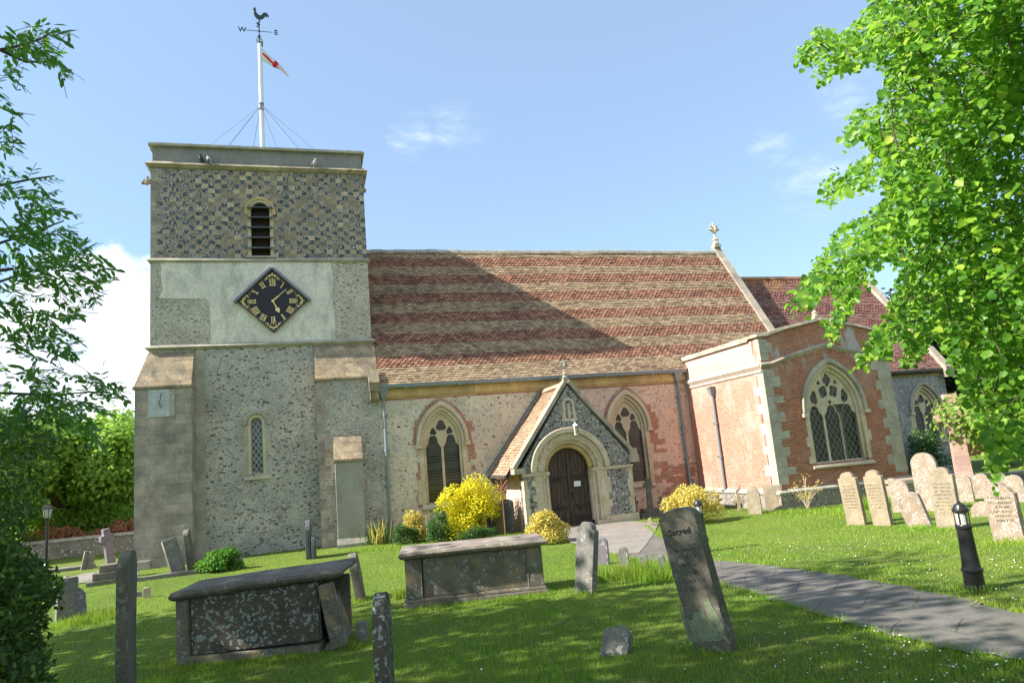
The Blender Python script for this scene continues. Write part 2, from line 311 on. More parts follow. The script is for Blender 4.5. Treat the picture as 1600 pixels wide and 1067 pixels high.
def brick(name, c1, c2, mortar, wash=(.7, .66, .6), wash_amt=.3, white=0, top=None):
    N = NT(name); u = uwall(N); c = N.co(); br = N.n('ShaderNodeTexBrick'); N.put(N.mix(.012, u, N.noise(c, 6, 2, out='Color'), 'ADD'), br.inputs['Vector'])
    for k, v in (('Scale', 1), ('Brick Width', .225), ('Row Height', .072), ('Mortar Size', .008), ('Mortar Smooth', .3), ('Bias', -.1)): br.inputs[k].default_value = v
    N.put(c1, br.inputs['Color1']); N.put(c2, br.inputs['Color2']); N.put(mortar, br.inputs['Mortar'])
    col = N.mix(.7, br.outputs['Color'], N.ramp(N.noise(N.map(c, (3, 3, 9)), 2.2, 4, .7), [(.3, (.5, .45, .45)), (.55, (1, 1, 1)), (.75, (1.5, 1.3, 1.1))]), 'MULTIPLY')
    col = N.mix(N.mr(N.noise(N.map(c, (1, 1, .6), (4, 4, 4)), 1.6, 7, .72), .45, .68, 0, wash_amt), col, wash)
    if top: col = N.mix(N.math('MULTIPLY', N.mr(N.math('ADD', N.sep(c)[2], N.math('MULTIPLY', N.noise(c, 1.2, 5, .7), 2.0)), top[0]+1, top[1]+1), .62), col, top[2])
    if white: col = N.mix(N.math('MULTIPLY', N.mr(N.noise(N.map(c, (1.4, 1.4, .5), (8, 1, 2)), 2.2, 7, .7), .5, .62), N.mr(N.sep(c)[2], 3.2, 4.4, 0, white)), col, (.42, .40, .40))
    return N.bsdf(col, .9, N.bump(N.math('SUBTRACT', N.noise(c, 30, 4, .7), N.math('MULTIPLY', br.outputs['Fac'], .8)), .012, .8))
M['brick_red'] = brick('red_brick', (.42, .145, .07), (.27, .09, .055), (.40, .32, .24), wash=(.42, .33, .28), wash_amt=.3, white=.85)
M['brick_pale'] = brick('sun_bleached_brick', (.58, .21, .13), (.46, .16, .11), (.60, .46, .39), wash=(.68, .46, .41), wash_amt=.4, top=(2.9, 5.1, (.72, .54, .49)))
M['brick_patch'] = brick('patched_brick', (.40, .17, .11), (.32, .14, .10), (.48, .40, .32), wash=(.5, .42, .34), wash_amt=.45)

# chequered flint and stone on the belfry stage
N = NT('chequer_flint'); c = N.co(); u = uwall(N); u2 = N.mix(.05, u, N.noise(c, 1.6, 4, out='Color'), 'ADD')
ux, uz, _ = N.sep(u2)[:3]
row = N.math('FLOOR', N.math('DIVIDE', uz, .165)); colx = N.math('FLOOR', N.math('ADD', N.math('DIVIDE', ux, .20), 0.0))
chk = N.math('MODULO', N.math('ABSOLUTE', N.math('ADD', row, colx)), 2.0); wnz = N.n('ShaderNodeTexWhiteNoise', noise_dimensions='2D'); N.put(N.comb(colx, row, 0), wnz.inputs['Vector'])
chk = N.math('GREATER_THAN', N.math('ADD', N.math('ADD', N.math('MULTIPLY', chk, .62), N.math('MULTIPLY', wnz.outputs['Value'], .55)), N.math('MULTIPLY', N.math('SUBTRACT', N.noise(c, .9, 3), .5), .5)), .72)
fx = N.math('FRACT', N.math('ADD', N.math('DIVIDE', ux, .20), 0.0)); fz = N.math('FRACT', N.math('DIVIDE', uz, .165))
edge = N.math('MULTIPLY', N.mr(N.math('MINIMUM', fx, N.math('SUBTRACT', 1, fx)), .0, .06), N.mr(N.math('MINIMUM', fz, N.math('SUBTRACT', 1, fz)), .0, .07))
m_ = N.math('MULTIPLY', chk, edge)
v = N.vor(c, 17); fl = N.ramp(N.sep(v.outputs['Color'])[1], [(0, (.045, .047, .06)), (.5, (.09, .093, .11)), (.8, (.2, .2, .22)), (1, (.42, .42, .43))])
stn = N.mix(N.mr(N.noise(c, 3, 6, .7), .35, .65), (.38, .31, .21), (.24, .215, .17)); stn = N.mix(.6, stn, N.ramp(wnz.outputs['Value'], [(0, (.6, .6, .62)), (.8, (1.25, 1.2, 1.1)), (.97, (1.9, 1.85, 1.7))]), 'MULTIPLY')
vr = N.vor(N.map(c, (1, 1, 1.3)), 9); rub = N.ramp(N.sep(vr.outputs['Color'])[0], [(0, (.07, .075, .09)), (.4, (.2, .2, .2)), (.7, (.36, .37, .38)), (1, (.3, .24, .17))])
rubm = N.mr(vr.outputs['Distance'], .5, .35)
col = N.mix(m_, stn, fl); lefty = N.mr(N.math('ADD', N.sep(c)[0], N.math('MULTIPLY', N.noise(c, 1.5, 2), 1.2)), -2.6, -3.6)
col = N.mix(N.math('MULTIPLY', lefty, rubm), col, rub); sp = N.vor(N.map(c, (1, 1, 1.3)), 24); col = N.mix(N.math('MULTIPLY', N.mr(sp.outputs['Distance'], .45, .3), N.math('LESS_THAN', N.sep(sp.outputs['Color'])[2], .3)), col, N.ramp(N.sep(sp.outputs['Color'])[0], [(0, (.06, .06, .07)), (.6, (.40, .39, .36))], 'CONSTANT'))
col = N.mix(.6, col, N.ramp(N.noise(c, 30, 5, .75), [(.37, (.4, .4, .4)), (.63, (1.5, 1.5, 1.5))]), 'MULTIPLY')
M['chequer'] = N.bsdf(col, .85, N.bump(N.math('ADD', N.noise(c, 34, 5, .7), N.math('MULTIPLY', m_, .3)), .03, .8))

def tiles_mat(name, stops, lich, lamt, dark=.5, top=None):
    N = NT(name); g = N.n('ShaderNodeNewGeometry'); c = N.co(); col = N.ramp(g.outputs['Random Per Island'], stops)
    col = N.mix(N.mr(N.noise(c, 2.6, 6, .7), .40, .68, 0, lamt), col, lich)
    col = N.mix(N.mr(N.noise(N.map(c, loc=(3, 3, 3)), .8, 5, .6), .52, .75, 0, dark*.8), col, (.5, .44, .42), 'MULTIPLY')
    col = N.mix(.5, col, N.ramp(N.noise(c, 38, 4, .7), [(.3, (.6, .6, .6)), (.7, (1.3, 1.3, 1.3))]), 'MULTIPLY')
    if top: col = N.mix(N.math('MULTIPLY', N.mr(N.sep(c)[2], top[0], top[1]), N.mr(N.noise(c, 1.7, 5, .7), .42, .6, 0, .8)), col, top[2])
    return N.bsdf(col, .88, N.bump(N.noise(c, 60, 3, .7), .006, .7))
M['tile_plain'] = tiles_mat('plain_clay_tiles', [(0, (.21, .14, .09)), (.4, (.34, .24, .15)), (.8, (.44, .32, .20)), (1, (.17, .125, .09))], (.37, .28, .17), .35, .7)
M['tile_club'] = tiles_mat('scalloped_clay_tiles', [(0, (.15, .07, .048)), (.4, (.27, .125, .08)), (.8, (.38, .19, .12)), (1, (.12, .07, .055))], (.36, .23, .15), .2, .45)
M['tile_chancel'] = tiles_mat('chancel_clay_tiles', [(0, (.15, .07, .06)), (.5, (.24, .125, .10)), (1, (.30, .165, .13))], (.27, .19, .15), .3, .3, (7.9, 9.0, (.40, .21, .06)))
M['tile_chancel_club'] = tiles_mat('chancel_scalloped_tiles', [(0, (.12, .05, .045)), (.5, (.20, .09, .075)), (1, (.26, .12, .10))], (.22, .14, .12), .25, .3, (7.9, 9.0, (.40, .21, .06)))
M['tile_porch'] = tiles_mat('porch_clay_tiles', [(0, (.27, .14, .09)), (.5, (.38, .22, .14)), (1, (.44, .30, .20))], (.46, .38, .27), .6, .15)
M['roof_under'] = NT('roof_underlay').bsdf((.05, .035, .03), .95)

def simple(name, col, rough=.5, spec=.4, metal=0, var=.25, bump=.004, vs=8):
    N = NT(name); c = N.co(); cc_ = N.mix(var, col, N.ramp(N.noise(c, vs, 5, .7), [(.3, (.4, .4, .4)), (.7, (1.5, 1.5, 1.5))]), 'MULTIPLY')
    return N.bsdf(cc_, rough, N.bump(N.noise(c, 60, 3), bump, .5), spec, metal)
M['pipe'] = simple('grey_painted_iron', (.20, .235, .26), .45, var=.2)
M['pipe_dark'] = simple('dark_painted_iron', (.06, .065, .07), .45)
M['iron'] = simple('black_painted_iron', (.018, .018, .02), .32, .5)
M['vane'] = simple('verdigris_vane', (.02, .045, .045), .5)
M['rust'] = simple('rusty_iron', (.22, .10, .05), .8, var=.5)
M['pole'] = simple('white_painted_pole', (.72, .72, .72), .4, var=.08)
M['lead'] = simple('lead_sheet', (.17, .19, .22), .5, var=.3)
M['louvre'] = simple('slate_louvre', (.07, .08, .095), .6, var=.4)
M['louvre_back'] = simple('louvre_boards', (.06, .04, .038), .85, var=.4)
M['gold'] = NT('gilded_paint').bsdf((.80, .62, .26), .5, None, .5, .25)
M['clock_blue'] = simple('clock_enamel', (.012, .012, .02), .5, .4, var=.15)
M['paper'] = NT('white_notice').bsdf((.75, .75, .74), .8)
M['lampglass'] = simple('lamp_glass', (.42, .43, .42), .15, .6, var=.25)
M['lampglass_pale'] = simple('ribbed_lamp_glass', (.55, .55, .5), .25, .6, var=.3, vs=40)
M['bird'] = simple('dark_feathers', (.03, .035, .045), .6)
M['bird_pale'] = simple('pale_feathers', (.35, .34, .32), .7)
M['wood_pale'] = simple('pale_weathered_wood', (.45, .36, .25), .85, var=.35)
N = NT('oak_door'); c = N.co(); gr = N.noise(N.map(c, (22, 22, 1.3)), 2.2, 6, .65); x_ = N.sep(c)[0]
plk = N.mr(N.math('ABSOLUTE', N.math('SUBTRACT', N.math('FRACT', N.math('DIVIDE', x_, .135)), .5)), .44, .5)
col = N.mix(N.mr(gr, .35, .7), (.028, .019, .015), (.11, .075, .05)); col = N.mix(plk, col, (.01, .008, .007))
M['oak'] = N.bsdf(col, .7, N.bump(N.math('SUBTRACT', gr, plk), .01, .9))
# leaded glass
def glass(name, kind, base=(.016, .018, .022), line=(.16, .16, .15), size=.12, lw=.1, amt=1.0):
    N = NT(name); x, y, z = N.sep(N.co())[:3]; a = N.math('DIVIDE', x, size); b = N.math('DIVIDE', z, size*(1.5 if kind == 'diamond' else 1))
    if kind == 'diamond': p, q = N.math('ADD', a, b), N.math('SUBTRACT', a, b)
    elif kind == 'bars': p, q = b, N.math('MULTIPLY', b, 1.0)
    else: p, q = a, b
    def ln(t, w_): return N.math('GREATER_THAN', N.math('ABSOLUTE', N.math('SUBTRACT', N.math('FRACT', t), .5)), .5-w_)
    m_ = N.math('MAXIMUM', ln(p, lw), ln(q, lw)); wv = N.n('ShaderNodeTexWhiteNoise', noise_dimensions='2D'); N.put(N.comb(N.math('FLOOR', p), N.math('FLOOR', q), 0), wv.inputs['Vector'])
    pane = N.mix(N.mr(wv.outputs['Value'], .2, 1, 0, .8), base, tuple(t*2.6 for t in base)); col = N.mix(N.math('MULTIPLY', m_, amt), pane, line)
    tilt = N.bump(N.math('ADD', N.math('MULTIPLY', wv.outputs['Value'], .2), N.noise(N.co(), 7, 2)), .015, .6)
    return N.bsdf(col, N.math('ADD', N.math('MULTIPLY', m_, .5), .12), tilt, .5)
M['glass_diamond'] = glass('diamond_leaded_glass', 'diamond', line=(.13, .12, .11), size=.2, lw=.07)
M['glass_lancet'] = glass('lancet_leaded_glass', 'diamond', base=(.05, .058, .07), line=(.34, .35, .36), size=.15, lw=.1)
M['glass_bars'] = glass('barred_window_glass', 'bars', base=(.02, .019, .018), line=(.085, .075, .062), size=.095, lw=.13)
M['glass_grid'] = glass('grid_leaded_glass', 'grid', line=(.12, .13, .14), size=.14, lw=.05)
# vegetation
def leafmat(name, stops, tcol, tf=.4, rough=.5, spec=.35):
    N = NT(name); g = N.n('ShaderNodeNewGeometry'); col = N.ramp(g.outputs['Random Per Island'], stops); tr = N.mix(.6, col, tcol); return N.bsdf(col, rough, None, spec, 0, tr, tf)
M['lime_leaf'] = leafmat('lime_leaves', [(0, (.045, .14, .02)), (.35, (.09, .23, .025)), (.7, (.16, .34, .03)), (.93, (.28, .46, .04)), (1, (.45, .54, .07))], (.38, .68, .05), .52, .42)
M['ash_leaf'] = leafmat('ash_leaves', [(0, (.05, .14, .025)), (.6, (.085, .20, .032)), (1, (.16, .30, .045))], (.2, .48, .045), .48, .42)
M['yew_leaf'] = leafmat('dark_hedge_leaves', [(0, (.025, .065, .014)), (.6, (.045, .105, .02)), (1, (.12, .21, .03))], (.12, .26, .03), .3, .5)
M['maple_leaf'] = leafmat('maple_leaves', [(0, (.14, .27, .035)), (.6, (.22, .38, .05)), (1, (.38, .52, .09))], (.42, .66, .08), .5, .55)
M['far_leaf'] = leafmat('far_tree_leaves', [(0, (.14, .25, .04)), (1, (.26, .38, .07))], (.32, .5, .06), .42, .6)
M['dark_tree'] = leafmat('yew_tree_foliage', [(0, (.018, .035, .014)), (.7, (.03, .055, .02)), (1, (.07, .10, .045))], (.05, .09, .02), .25, .7)
M['yellow_leaf'] = leafmat('yellow_spurge_flowers', [(0, (.62, .54, .015)), (.7, (.80, .70, .02)), (1, (.50, .55, .04))], (.85, .78, .03), .35, .6)
M['gold_leaf'] = leafmat('golden_variegated_leaves', [(0, (.55, .43, .08)), (.6, (.72, .58, .16)), (1, (.45, .46, .10))], (.7, .6, .12), .35, .6)
M['green_leaf'] = leafmat('border_leaves', [(0, (.035, .10, .02)), (.7, (.07, .16, .035)), (1, (.13, .22, .07))], (.1, .25, .04), .35, .5)
M['white_rose'] = leafmat('white_blossom', [(0, (.62, .6, .45)), (1, (.75, .72, .6))], (.6, .6, .4), .3, .6)
M['red_hedge'] = leafmat('copper_hedge_leaves', [(0, (.34, .12, .08)), (.6, (.48, .20, .12)), (1, (.36, .26, .10))], (.4, .12, .06), .3, .6)
M['bark'] = stone('tree_bark', (.13, .10, .075), (.085, .068, .05), lich=.2, dk=.5, dark=(.03, .025, .02), bump=.03)
M['twig'] = simple('twig_bark', (.07, .055, .035), .8)
# ================================================================== THE CHURCH
def garch(cx, hw, z0, zs, za, n=10):
    h = za-zs; Rr = (hw*hw+h*h)/(2*hw); a1 = math.atan2(h, Rr-hw)
    L = [(cx-hw+Rr-Rr*math.cos(a1*i/n), zs+Rr*math.sin(a1*i/n)) for i in range(n+1)]
    Rt = [(2*cx-x, z) for x, z in L[:-1]][::-1]
    return ([(cx-hw, z0)] if z0 < zs else [])+L+Rt+([(cx+hw, z0)] if z0 < zs else [])
def rarch(cx, hw, z0, zs, n=20):
    return ([(cx-hw, z0)] if z0 < zs else [])+[(cx-hw*math.cos(PI*i/n), zs+hw*math.sin(PI*i/n)) for i in range(n+1)]+([(cx+hw, z0)] if z0 < zs else [])
def ringpoly(outer, inner): return outer+inner[::-1]
def rect(x0, x1, z0, z1): return [(x0, z0), (x0, z1), (x1, z1), (x1, z0)]
def foil(cx, cz, r, n, rot=PI/2, dep=.42, sx=1, sz=1, m=6):
    out_ = []
    for i in range(n*m):
        t = 2*PI*i/(n*m); q = abs(math.cos(n*t/2)); out_.append((cx+sx*r*((1-dep)+dep*q)*math.cos(t+rot), cz+sz*r*((1-dep)+dep*q)*math.sin(t+rot)))
    return out_
def lighthead(cx, hw, z0, zs, top):
    out_ = [(cx-hw, z0)]
    for i in range(19):
        t = PI-PI*i/18; q = abs(math.cos(1.5*(t-PI/2))); rr = .70+.30*q; x_ = hw*rr*math.cos(t); z_ = (top-zs)*rr*math.sin(t)
        if i in (0, 18): x_ = hw*math.cos(t)
        out_.append((cx+x_, zs+z_))
    return out_+[(cx+hw, z0)]

church = empty('parish_church', (6, 23, -.6), label='flint and brick parish church with square tower, long tiled nave, porch and side chapel', cat='church')
def CP(name, me, mat, parent=church, **k): return obj(name, me, mat, parent, world=(parent is church), **k)
D = 23.0; TY = 23.7; TX0, TX1 = -4.88, 2.04
# --- windows
def jambstones(cx, hw, z0, z1, y, a=.06, b=.2, seed=0):
    r = random.Random(seed); mb = MB()
    for s in (-1, 1):
        z = z0
        while z < z1-.1:
            h = r.uniform(.22, .34); wd = a if r.random() < .5 else b*r.uniform(.7, 1.1); e = min(z+h, z1)
            x0 = cx+s*(hw-.02); x1 = cx+s*(hw+wd); mb.box(min(x0, x1), max(x0, x1), y-.006, y+.1, z+.004, e-.004); z += h
    return mb
def window(cx, y, hw, zsill, zs, za, lights, holes, glassm, nm, hood=True, stonem='stone', hoodm='stone', seed=1, jb=(.05, .16), label=None):
    fr = CP(nm, plate([ringpoly(garch(cx, hw+.20, zsill, zs, za+.24), garch(cx, hw+.09, zsill, zs, za+.12))], .16, .02, y-.012), M[stonem], label=label)
    obj('inner_frame', plate([ringpoly(garch(cx, hw+.10, zsill, zs, za+.13), garch(cx, hw, zsill, zs, za))], .14, .03, y+.075), M[stonem], fr)
    tr = [garch(cx, hw+.02, zsill, zs, za+.02)]+holes
    obj('tracery', plate(tr, .10, .022, y+.15), M[stonem], fr)
    obj('glass', plate([garch(cx, hw+.01, zsill, zs, za+.01)], .02, 0, y+.205), M[glassm], fr)
    mb = MB(); mb.prism([(y-.09, zsill-.17), (y-.09, zsill-.11), (y+.16, zsill+.02), (y+.16, zsill-.17)], cx-hw-.26, cx+hw+.26, 'x'); obj('sill', mb, M[stonem], fr)
    obj('jamb_stones', jambstones(cx, hw+.20, zsill, zs, y, jb[0], jb[1], seed), M[stonem], fr)
    if hood:
        obj('hood_mould', plate([ringpoly(garch(cx, hw+.33, zs-.06, zs, za+.42), garch(cx, hw+.205, zs-.06, zs, za+.25))], .12, .03, y-.10), M[hoodm], fr)
        mb = MB()
        for s in (-1, 1): mb.box(cx+s*(hw+.27)-.1, cx+s*(hw+.27)+.1, y-.13, y+.02, zs-.17, zs-.055)
        obj('label_stop', mb, M[stonem], fr)
    return fr
def two_light(cx, hw, z0, zs, za):
    lw = (hw-.045)/2; o = lw+.045; h = za-zs
    return [lighthead(cx-o, lw, z0+.02, zs-.18, zs+.24), lighthead(cx+o, lw, z0+.02, zs-.18, zs+.24), foil(cx, zs+h*.56, .185, 3, PI/2, .3, 1, 1.05),
            foil(cx-hw*.50, zs+h*.365, .115, 3, PI/2, .3, 1, 1.2), foil(cx+hw*.50, zs+h*.365, .115, 3, PI/2, .3, 1, 1.2)]
W1 = (4.17, .565, .42, 2.42, 3.38); W2 = (11.05, .565, .42, 2.42, 3.38); WC = (24.95, .55, .95, 2.18, 3.0); WS = (16.12, .92, .70, 2.32, 3.60)
def whole(Wd, e=.12): cx, hw, z0, zs, za = Wd; return garch(cx, hw+e, z0-.02, zs, za+e*1.2)

# --- tower
lancet_hole = rarch(-1.765, .20, 1.92, 3.50); bell_hole = rarch(-1.49, .36, 9.12, 10.75)
CP('tower_lower_wall', plate([rect(TX0-.03, TX1+.03, -1.2, 6.05), lancet_hole], .5, 0, TY), M['flint_tower'])
CP('tower_middle_wall', plate([rect(TX0, TX1, 6.05, 9.0)], .5, 0, TY), M['flint_rough'])
CP('tower_belfry_wall', plate([rect(TX0, TX1, 9.0, 12.3), bell_hole], .5, 0, TY), M['chequer'])
mb = MB(); mb.box(TX0, TX1, TY+.5, 30.7, -1.2, 12.3); CP('tower_side_walls', mb, M['flint_tower'])
def string(mb, x0, x1, y0, y1, z, h, p):           # moulded course round a rectangular body
    mb.hexa([(x0-p*.3, y0-p*.3, z), (x1+p*.3, y0-p*.3, z), (x1+p*.3, y1+p*.3, z), (x0-p*.3, y1+p*.3, z), (x0-p, y0-p, z+h*.45), (x1+p, y0-p, z+h*.45), (x1+p, y1+p, z+h*.45), (x0-p, y1+p, z+h*.45)])
    mb.hexa([(x0-p, y0-p, z+h*.45), (x1+p, y0-p, z+h*.45), (x1+p, y1+p, z+h*.45), (x0-p, y1+p, z+h*.45), (x0-p*.2, y0-p*.2, z+h), (x1+p*.2, y0-p*.2, z+h), (x1+p*.2, y1+p*.2, z+h), (x0-p*.2, y1+p*.2, z+h)])
mb = MB(); string(mb, TX0, TX1, TY, 30.7, 8.90, .16, .10); CP('upper_string_course', mb, M['stone_grey'])
mb = MB(); string(mb, TX0-.03, TX1+.03, TY, 30.7, 6.0, .17, .12); CP('lower_string_course', mb, M['stone_grey'])
mb = MB(); string(mb, TX0, TX1, TY, 30.7, 12.2, .22, .16); CP('parapet_cornice', mb, M['cornice'])
mb = MB(); mb.box(TX0+.04, TX1-.04, TY+.04, TY+.4, 12.4, 13.0); mb.box(TX0+.04, TX1-.04, 30.3, 30.66, 12.4, 13.0); mb.box(TX0+.04, TX0+.4, TY+.4, 30.3, 12.4, 13.0); mb.box(TX1-.4, TX1-.04, TY+.4, 30.3, 12.4, 13.0)
CP('parapet', mb, M['parapet'])
mb = MB()
for (a, b, c_, d_) in ((TX0-.08, TX1+.08, TY-.08, TY+.42), (TX0-.08, TX1+.08, 30.28, 30.78), (TX0-.08, TX0+.42, TY+.42, 30.28), (TX1-.42, TX1+.08, TY+.42, 30.28)):
    mb.box(a, b, c_, d_, 12.98, 13.045); mb.box(a+.06, b-.06, c_+.06, d_-.06, 13.045, 13.10)
CP('parapet_coping', mb, M['stone_grey'])
mb = MB(); mb.box(TX0+.4, TX1-.4, TY+.4, 30.3, 12.3, 12.5); CP('tower_roof', mb, M['lead'])
pl_ = [(-4.58, 8.9), (.80, 8.9), (.86, 8.3), (.80, 7.4), (.86, 6.9), (.84, 6.17), (-3.10, 6.17), (-3.10, 7.1), (-3.13, 7.55), (-3.22, 7.66), (-4.45, 7.70), (-4.62, 7.73), (-4.5, 8.0), (-4.55, 8.4)]
CP('plaster_panel', plate([pl_], .03, .006, TY-.022), M['plaster'])
def quoins(mb, x, y, z0, z1, sx, seed, lw=.5, sw=.3, side=True, h=(.24, .34), front=True):
    r = random.Random(seed); z = z0; k = 0
    while z < z1-.08:
        hh = min(r.uniform(*h), z1-z); L = lw*r.uniform(.85, 1.1) if k % 2 else sw*r.uniform(.8, 1.1); L2 = sw if k % 2 else lw*.8
        xa, xb = (x-.007, x+L) if sx > 0 else (x-L, x+.007)
        if front: mb.box(xa, xb, y-.007, y+.2, z+.004, z+hh-.004)
        if side: mb.box(x-.006 if sx > 0 else x-.2, x+.2 if sx > 0 else x+.006, y+.2, y+L2+.1, z+.004, z+hh-.004)
        z += hh; k += 1
mb = MB(); quoins(mb, TX0, TY, 6.2, 8.85, 1, 3, .30, .16); quoins(mb, TX1, TY, 6.2, 8.85, -1, 5, .26, .14); CP('tower_quoins', mb, M['flint_rough'])
mb = MB(); quoins(mb, TX0, TY, 9.08, 12.1, 1, 13, .36, .22, h=(.18, .26)); CP('belfry_quoins', mb, M['render_grey'])
mb = MB(); quoins(mb, -3.30+.0, TY, -.9, 5.95, -1, 23, .34, .3, False, (.2, .45)); CP('tower_inner_quoins', mb, M['quoin_grey'])
# belfry opening
bw = CP('belfry_window', plate([ringpoly(rarch(-1.49, .42, 9.06, 10.75), rarch(-1.49, .30, 9.06, 10.75))], .2, .03, TY-.015), M['stone'])
obj('arch_ring', plate([ringpoly(rarch(-1.49, .50, 10.6, 10.75), rarch(-1.49, .38, 10.6, 10.75))], .07, .02, TY-.05), M['stone_warm'], bw)
obj('backing', plate([rarch(-1.49, .36, 9.1, 10.75)], .04, 0, TY+.24), M['louvre_back'], bw)
for z in (10.86, 10.50, 10.14, 9.78, 9.41):
    mb = MB(); mb.prism([(TY-.15, z-.05), (TY-.15, z-.015), (TY+.2, z+.13), (TY+.2, z+.09)], -1.49-.42, -1.49+.42, 'x'); obj('louvre', mb, M['louvre'], bw)
mb = MB(); mb.box(-1.49-.5, -1.49+.5, TY-.09, TY+.2, 9.0+.065, 9.12); obj('sill', mb, M['stone_grey'], bw)
# lancet
lw_ = CP('lancet_window', plate([ringpoly(rarch(-1.765, .28, 1.86, 3.50), rarch(-1.765, .165, 1.86, 3.50))], .22, .045, TY-.012), M['stone'])
obj('arch_ring', plate([ringpoly(rarch(-1.765, .44, 3.44, 3.50), rarch(-1.765, .29, 3.44, 3.50))], .09, .03, TY-.06), M['stone_grey'], lw_)
obj('glass', plate([rarch(-1.765, .19, 1.86, 3.50)], .02, 0, TY+.15), M['glass_lancet'], lw_)
mb = jambstones(-1.765, .28, 1.86, 3.45, TY, .08, .22, 44); obj('jamb_stones', mb, M['quoin_grey'], lw_)
mb = MB(); mb.prism([(TY-.06, 1.70), (TY-.06, 1.76), (TY+.14, 1.88), (TY+.14, 1.70)], -2.17, -1.36, 'x'); obj('sill', mb, M['stone'], lw_)
# buttresses
b = MB(); b.box(-5.16, -3.58, D, TY+1.4, -1.2, 4.70); lb = CP('corner_buttress', b, M['render_grey'])
b = MB(); b.hexa([(-5.22, D-.06, 4.70), (-3.56, D-.06, 4.70), (-3.56, TY+1.4, 4.70), (-5.22, TY+1.4, 4.70), (-5.22, D-.06, 4.77), (-3.56, D-.06, 4.77), (-3.56, TY+1.4, 4.77), (-5.22, TY+1.4, 4.77)])
b.hexa([(-5.19, D-.03, 4.77), (-3.58, D-.03, 4.77), (-3.58, TY+1.4, 4.77), (-5.19, TY+1.4, 4.77), (-4.93, TY-.02, 5.93), (-3.60, TY-.02, 5.93), (-3.60, TY+1.4, 5.93), (-4.93, TY+1.4, 5.93)])
obj('weathering', b, M['weathering'], lb)
b = MB(); b.box(-5.3, -5.155, D-.12, TY+1.2, -1.2, -.32); b.box(-5.3, -4.7, D-.14, D+.001, -1.2, -.36); obj('plinth_stones', b, M['stone_grey'], lb)
b = MB(); b.box(.14, 2.12, D, TY+.1, -1.2, 4.68); rb = CP('nave_side_buttress', b, M['flint_tower'])
b = MB(); b.box(.08, 2.16, D-.07, TY, 4.68, 4.75); b.prism([(D-.04, 4.75), (TY-.02, 5.95), (TY+.1, 5.95), (TY+.1, 4.75)], .12, 2.13, 'x'); obj('weathering', b, M['weathering'], rb)
b = MB(); quoins(b, .14, D, -.9, 4.65, 1, 31, .38, .22, False, (.22, .4)); obj('quoins', b, M['render_grey'], rb)
b = MB(); b.box(.62, 1.46, D-.5, D, -1.2, 2.02); sb_ = CP('small_buttress', b, M['pebble_render'])
b = MB(); b.box(.57, 1.50, D-.56, D, 2.02, 2.09); b.prism([(D-.53, 2.09), (D-.002, 2.86), (D-.002, 2.09)], .60, 1.48, 'x'); obj('weathering', b, M['weathering'], sb_)
b = MB(); b.prism([(D-.60, -1.2), (D-.60, -.5), (D-.501, -.32), (D-.501, -1.2)], .58, 1.52, 'x'); obj('plinth_stones', b, M['stone_grey'], sb_)
b = MB(); b.box(1.83, 2.11, D-.30, D-.002, 3.92, 4.22); b.box(1.81, 2.13, D-.38, D-.002, 4.22, 4.5); b.prism([(D-.40, 4.5), (D-.02, 5.0), (D-.02, 4.5)], 1.80, 2.14, 'x'); CP('kneeler', b, M['weathering'])

# --- nave
CP('nave_wall', plate([rect(2.12, 8.2, -1.2, 3.96), whole(W1)], .5, 0, D), M['flint_nave'], label='cream flint and mortar wall')
CP('nave_wall', plate([rect(8.2, 13.64, -1.2, 3.96), whole(W2)], .5, 0, D), M['flint_pink'], label='pinkish flint wall patched with brick')
mb = MB(); mb.box(13.64, 18.5, D, D+.5, -1.2, 4.3); mb.box(2.12, 18.5, 30.4, 30.9, -1.2, 4.3); CP('nave_rear_wall', mb, M['flint_nave'])
mb = MB(); mb.prism([(23.5, -1.2), (23.5, 5.5), (26.72, 10.2), (30, 5.5), (30, -1.2)], 18.0, 18.5, 'x'); CP('nave_gable_wall', mb, M['flint_nave'])
mb = MB(); mb.box(2.14, 13.62, D-.07, D+.5, 4.03, 4.30); mb.box(2.14, 13.62, D-.035, D+.5, 3.96, 4.03); CP('wall_cornice', mb, M['stone_warm'])
mb = MB(); mb.box(2.2, 13.55, D-.006, D+.2, 3.90, 3.958); CP('brick_course', mb, M['brick_patch'])
w1 = window(*((W1[0], D)+W1[1:]), 2, two_light(*W1), 'glass_bars', 'nave_window', seed=11, label='two light pointed window west of the porch')
w2 = window(*((W2[0], D)+W2[1:]), 2, two_light(*W2), 'glass_bars', 'nave_window', seed=12, label='two light pointed window east of the porch')
for wobj, Wd, sd_, sides in ((w1, W1, 5, (.20, .34)), (w2, W2, 9, (.1, .6))):
    r = random.Random(sd_); mb = MB(); cx, hw, z0, zs, za = Wd
    for s, wm in ((-1, sides[0]), (1, sides[1])):
        z = z0-.1
        while z < zs+.6:
            h = .072*r.choice((2, 3, 3, 4)); e = hw+.22 if z < zs else (hw+.22)*math.sqrt(max(.15, 1-((z-zs)/(za-zs+.5))**1.6)); wd = wm*r.uniform(.3, 1.15)
            if not (z < 1.3 and r.random() < .35):
                x0, x1 = cx+s*e, cx+s*(e+wd); mb.box(min(x0, x1), max(x0, x1), D-.004, D+.05, z, z+h)
            z += h
    ring = plate([ringpoly(garch(cx, hw+.44, zs-.05, zs, za+.56), garch(cx, hw+.30, zs-.05, zs, za+.38))], .05, 0, D-.003)
    obj('brick_surround', joinmesh('s', [mb.mesh('t'), ring]), M['brick_patch'], wobj)
mb = MB(); r = random.Random(3)
for k in range(46):                                 # odd brick repairs low on the wall east of the porch
    x = r.uniform(11.9, 13.1); z = -.5+.072*r.randint(0, 20); mb.box(x, x+r.choice((.3, .5, .7)), D-.0035-.0001*k, D+.04, z, z+.07*r.choice((1, 2)))
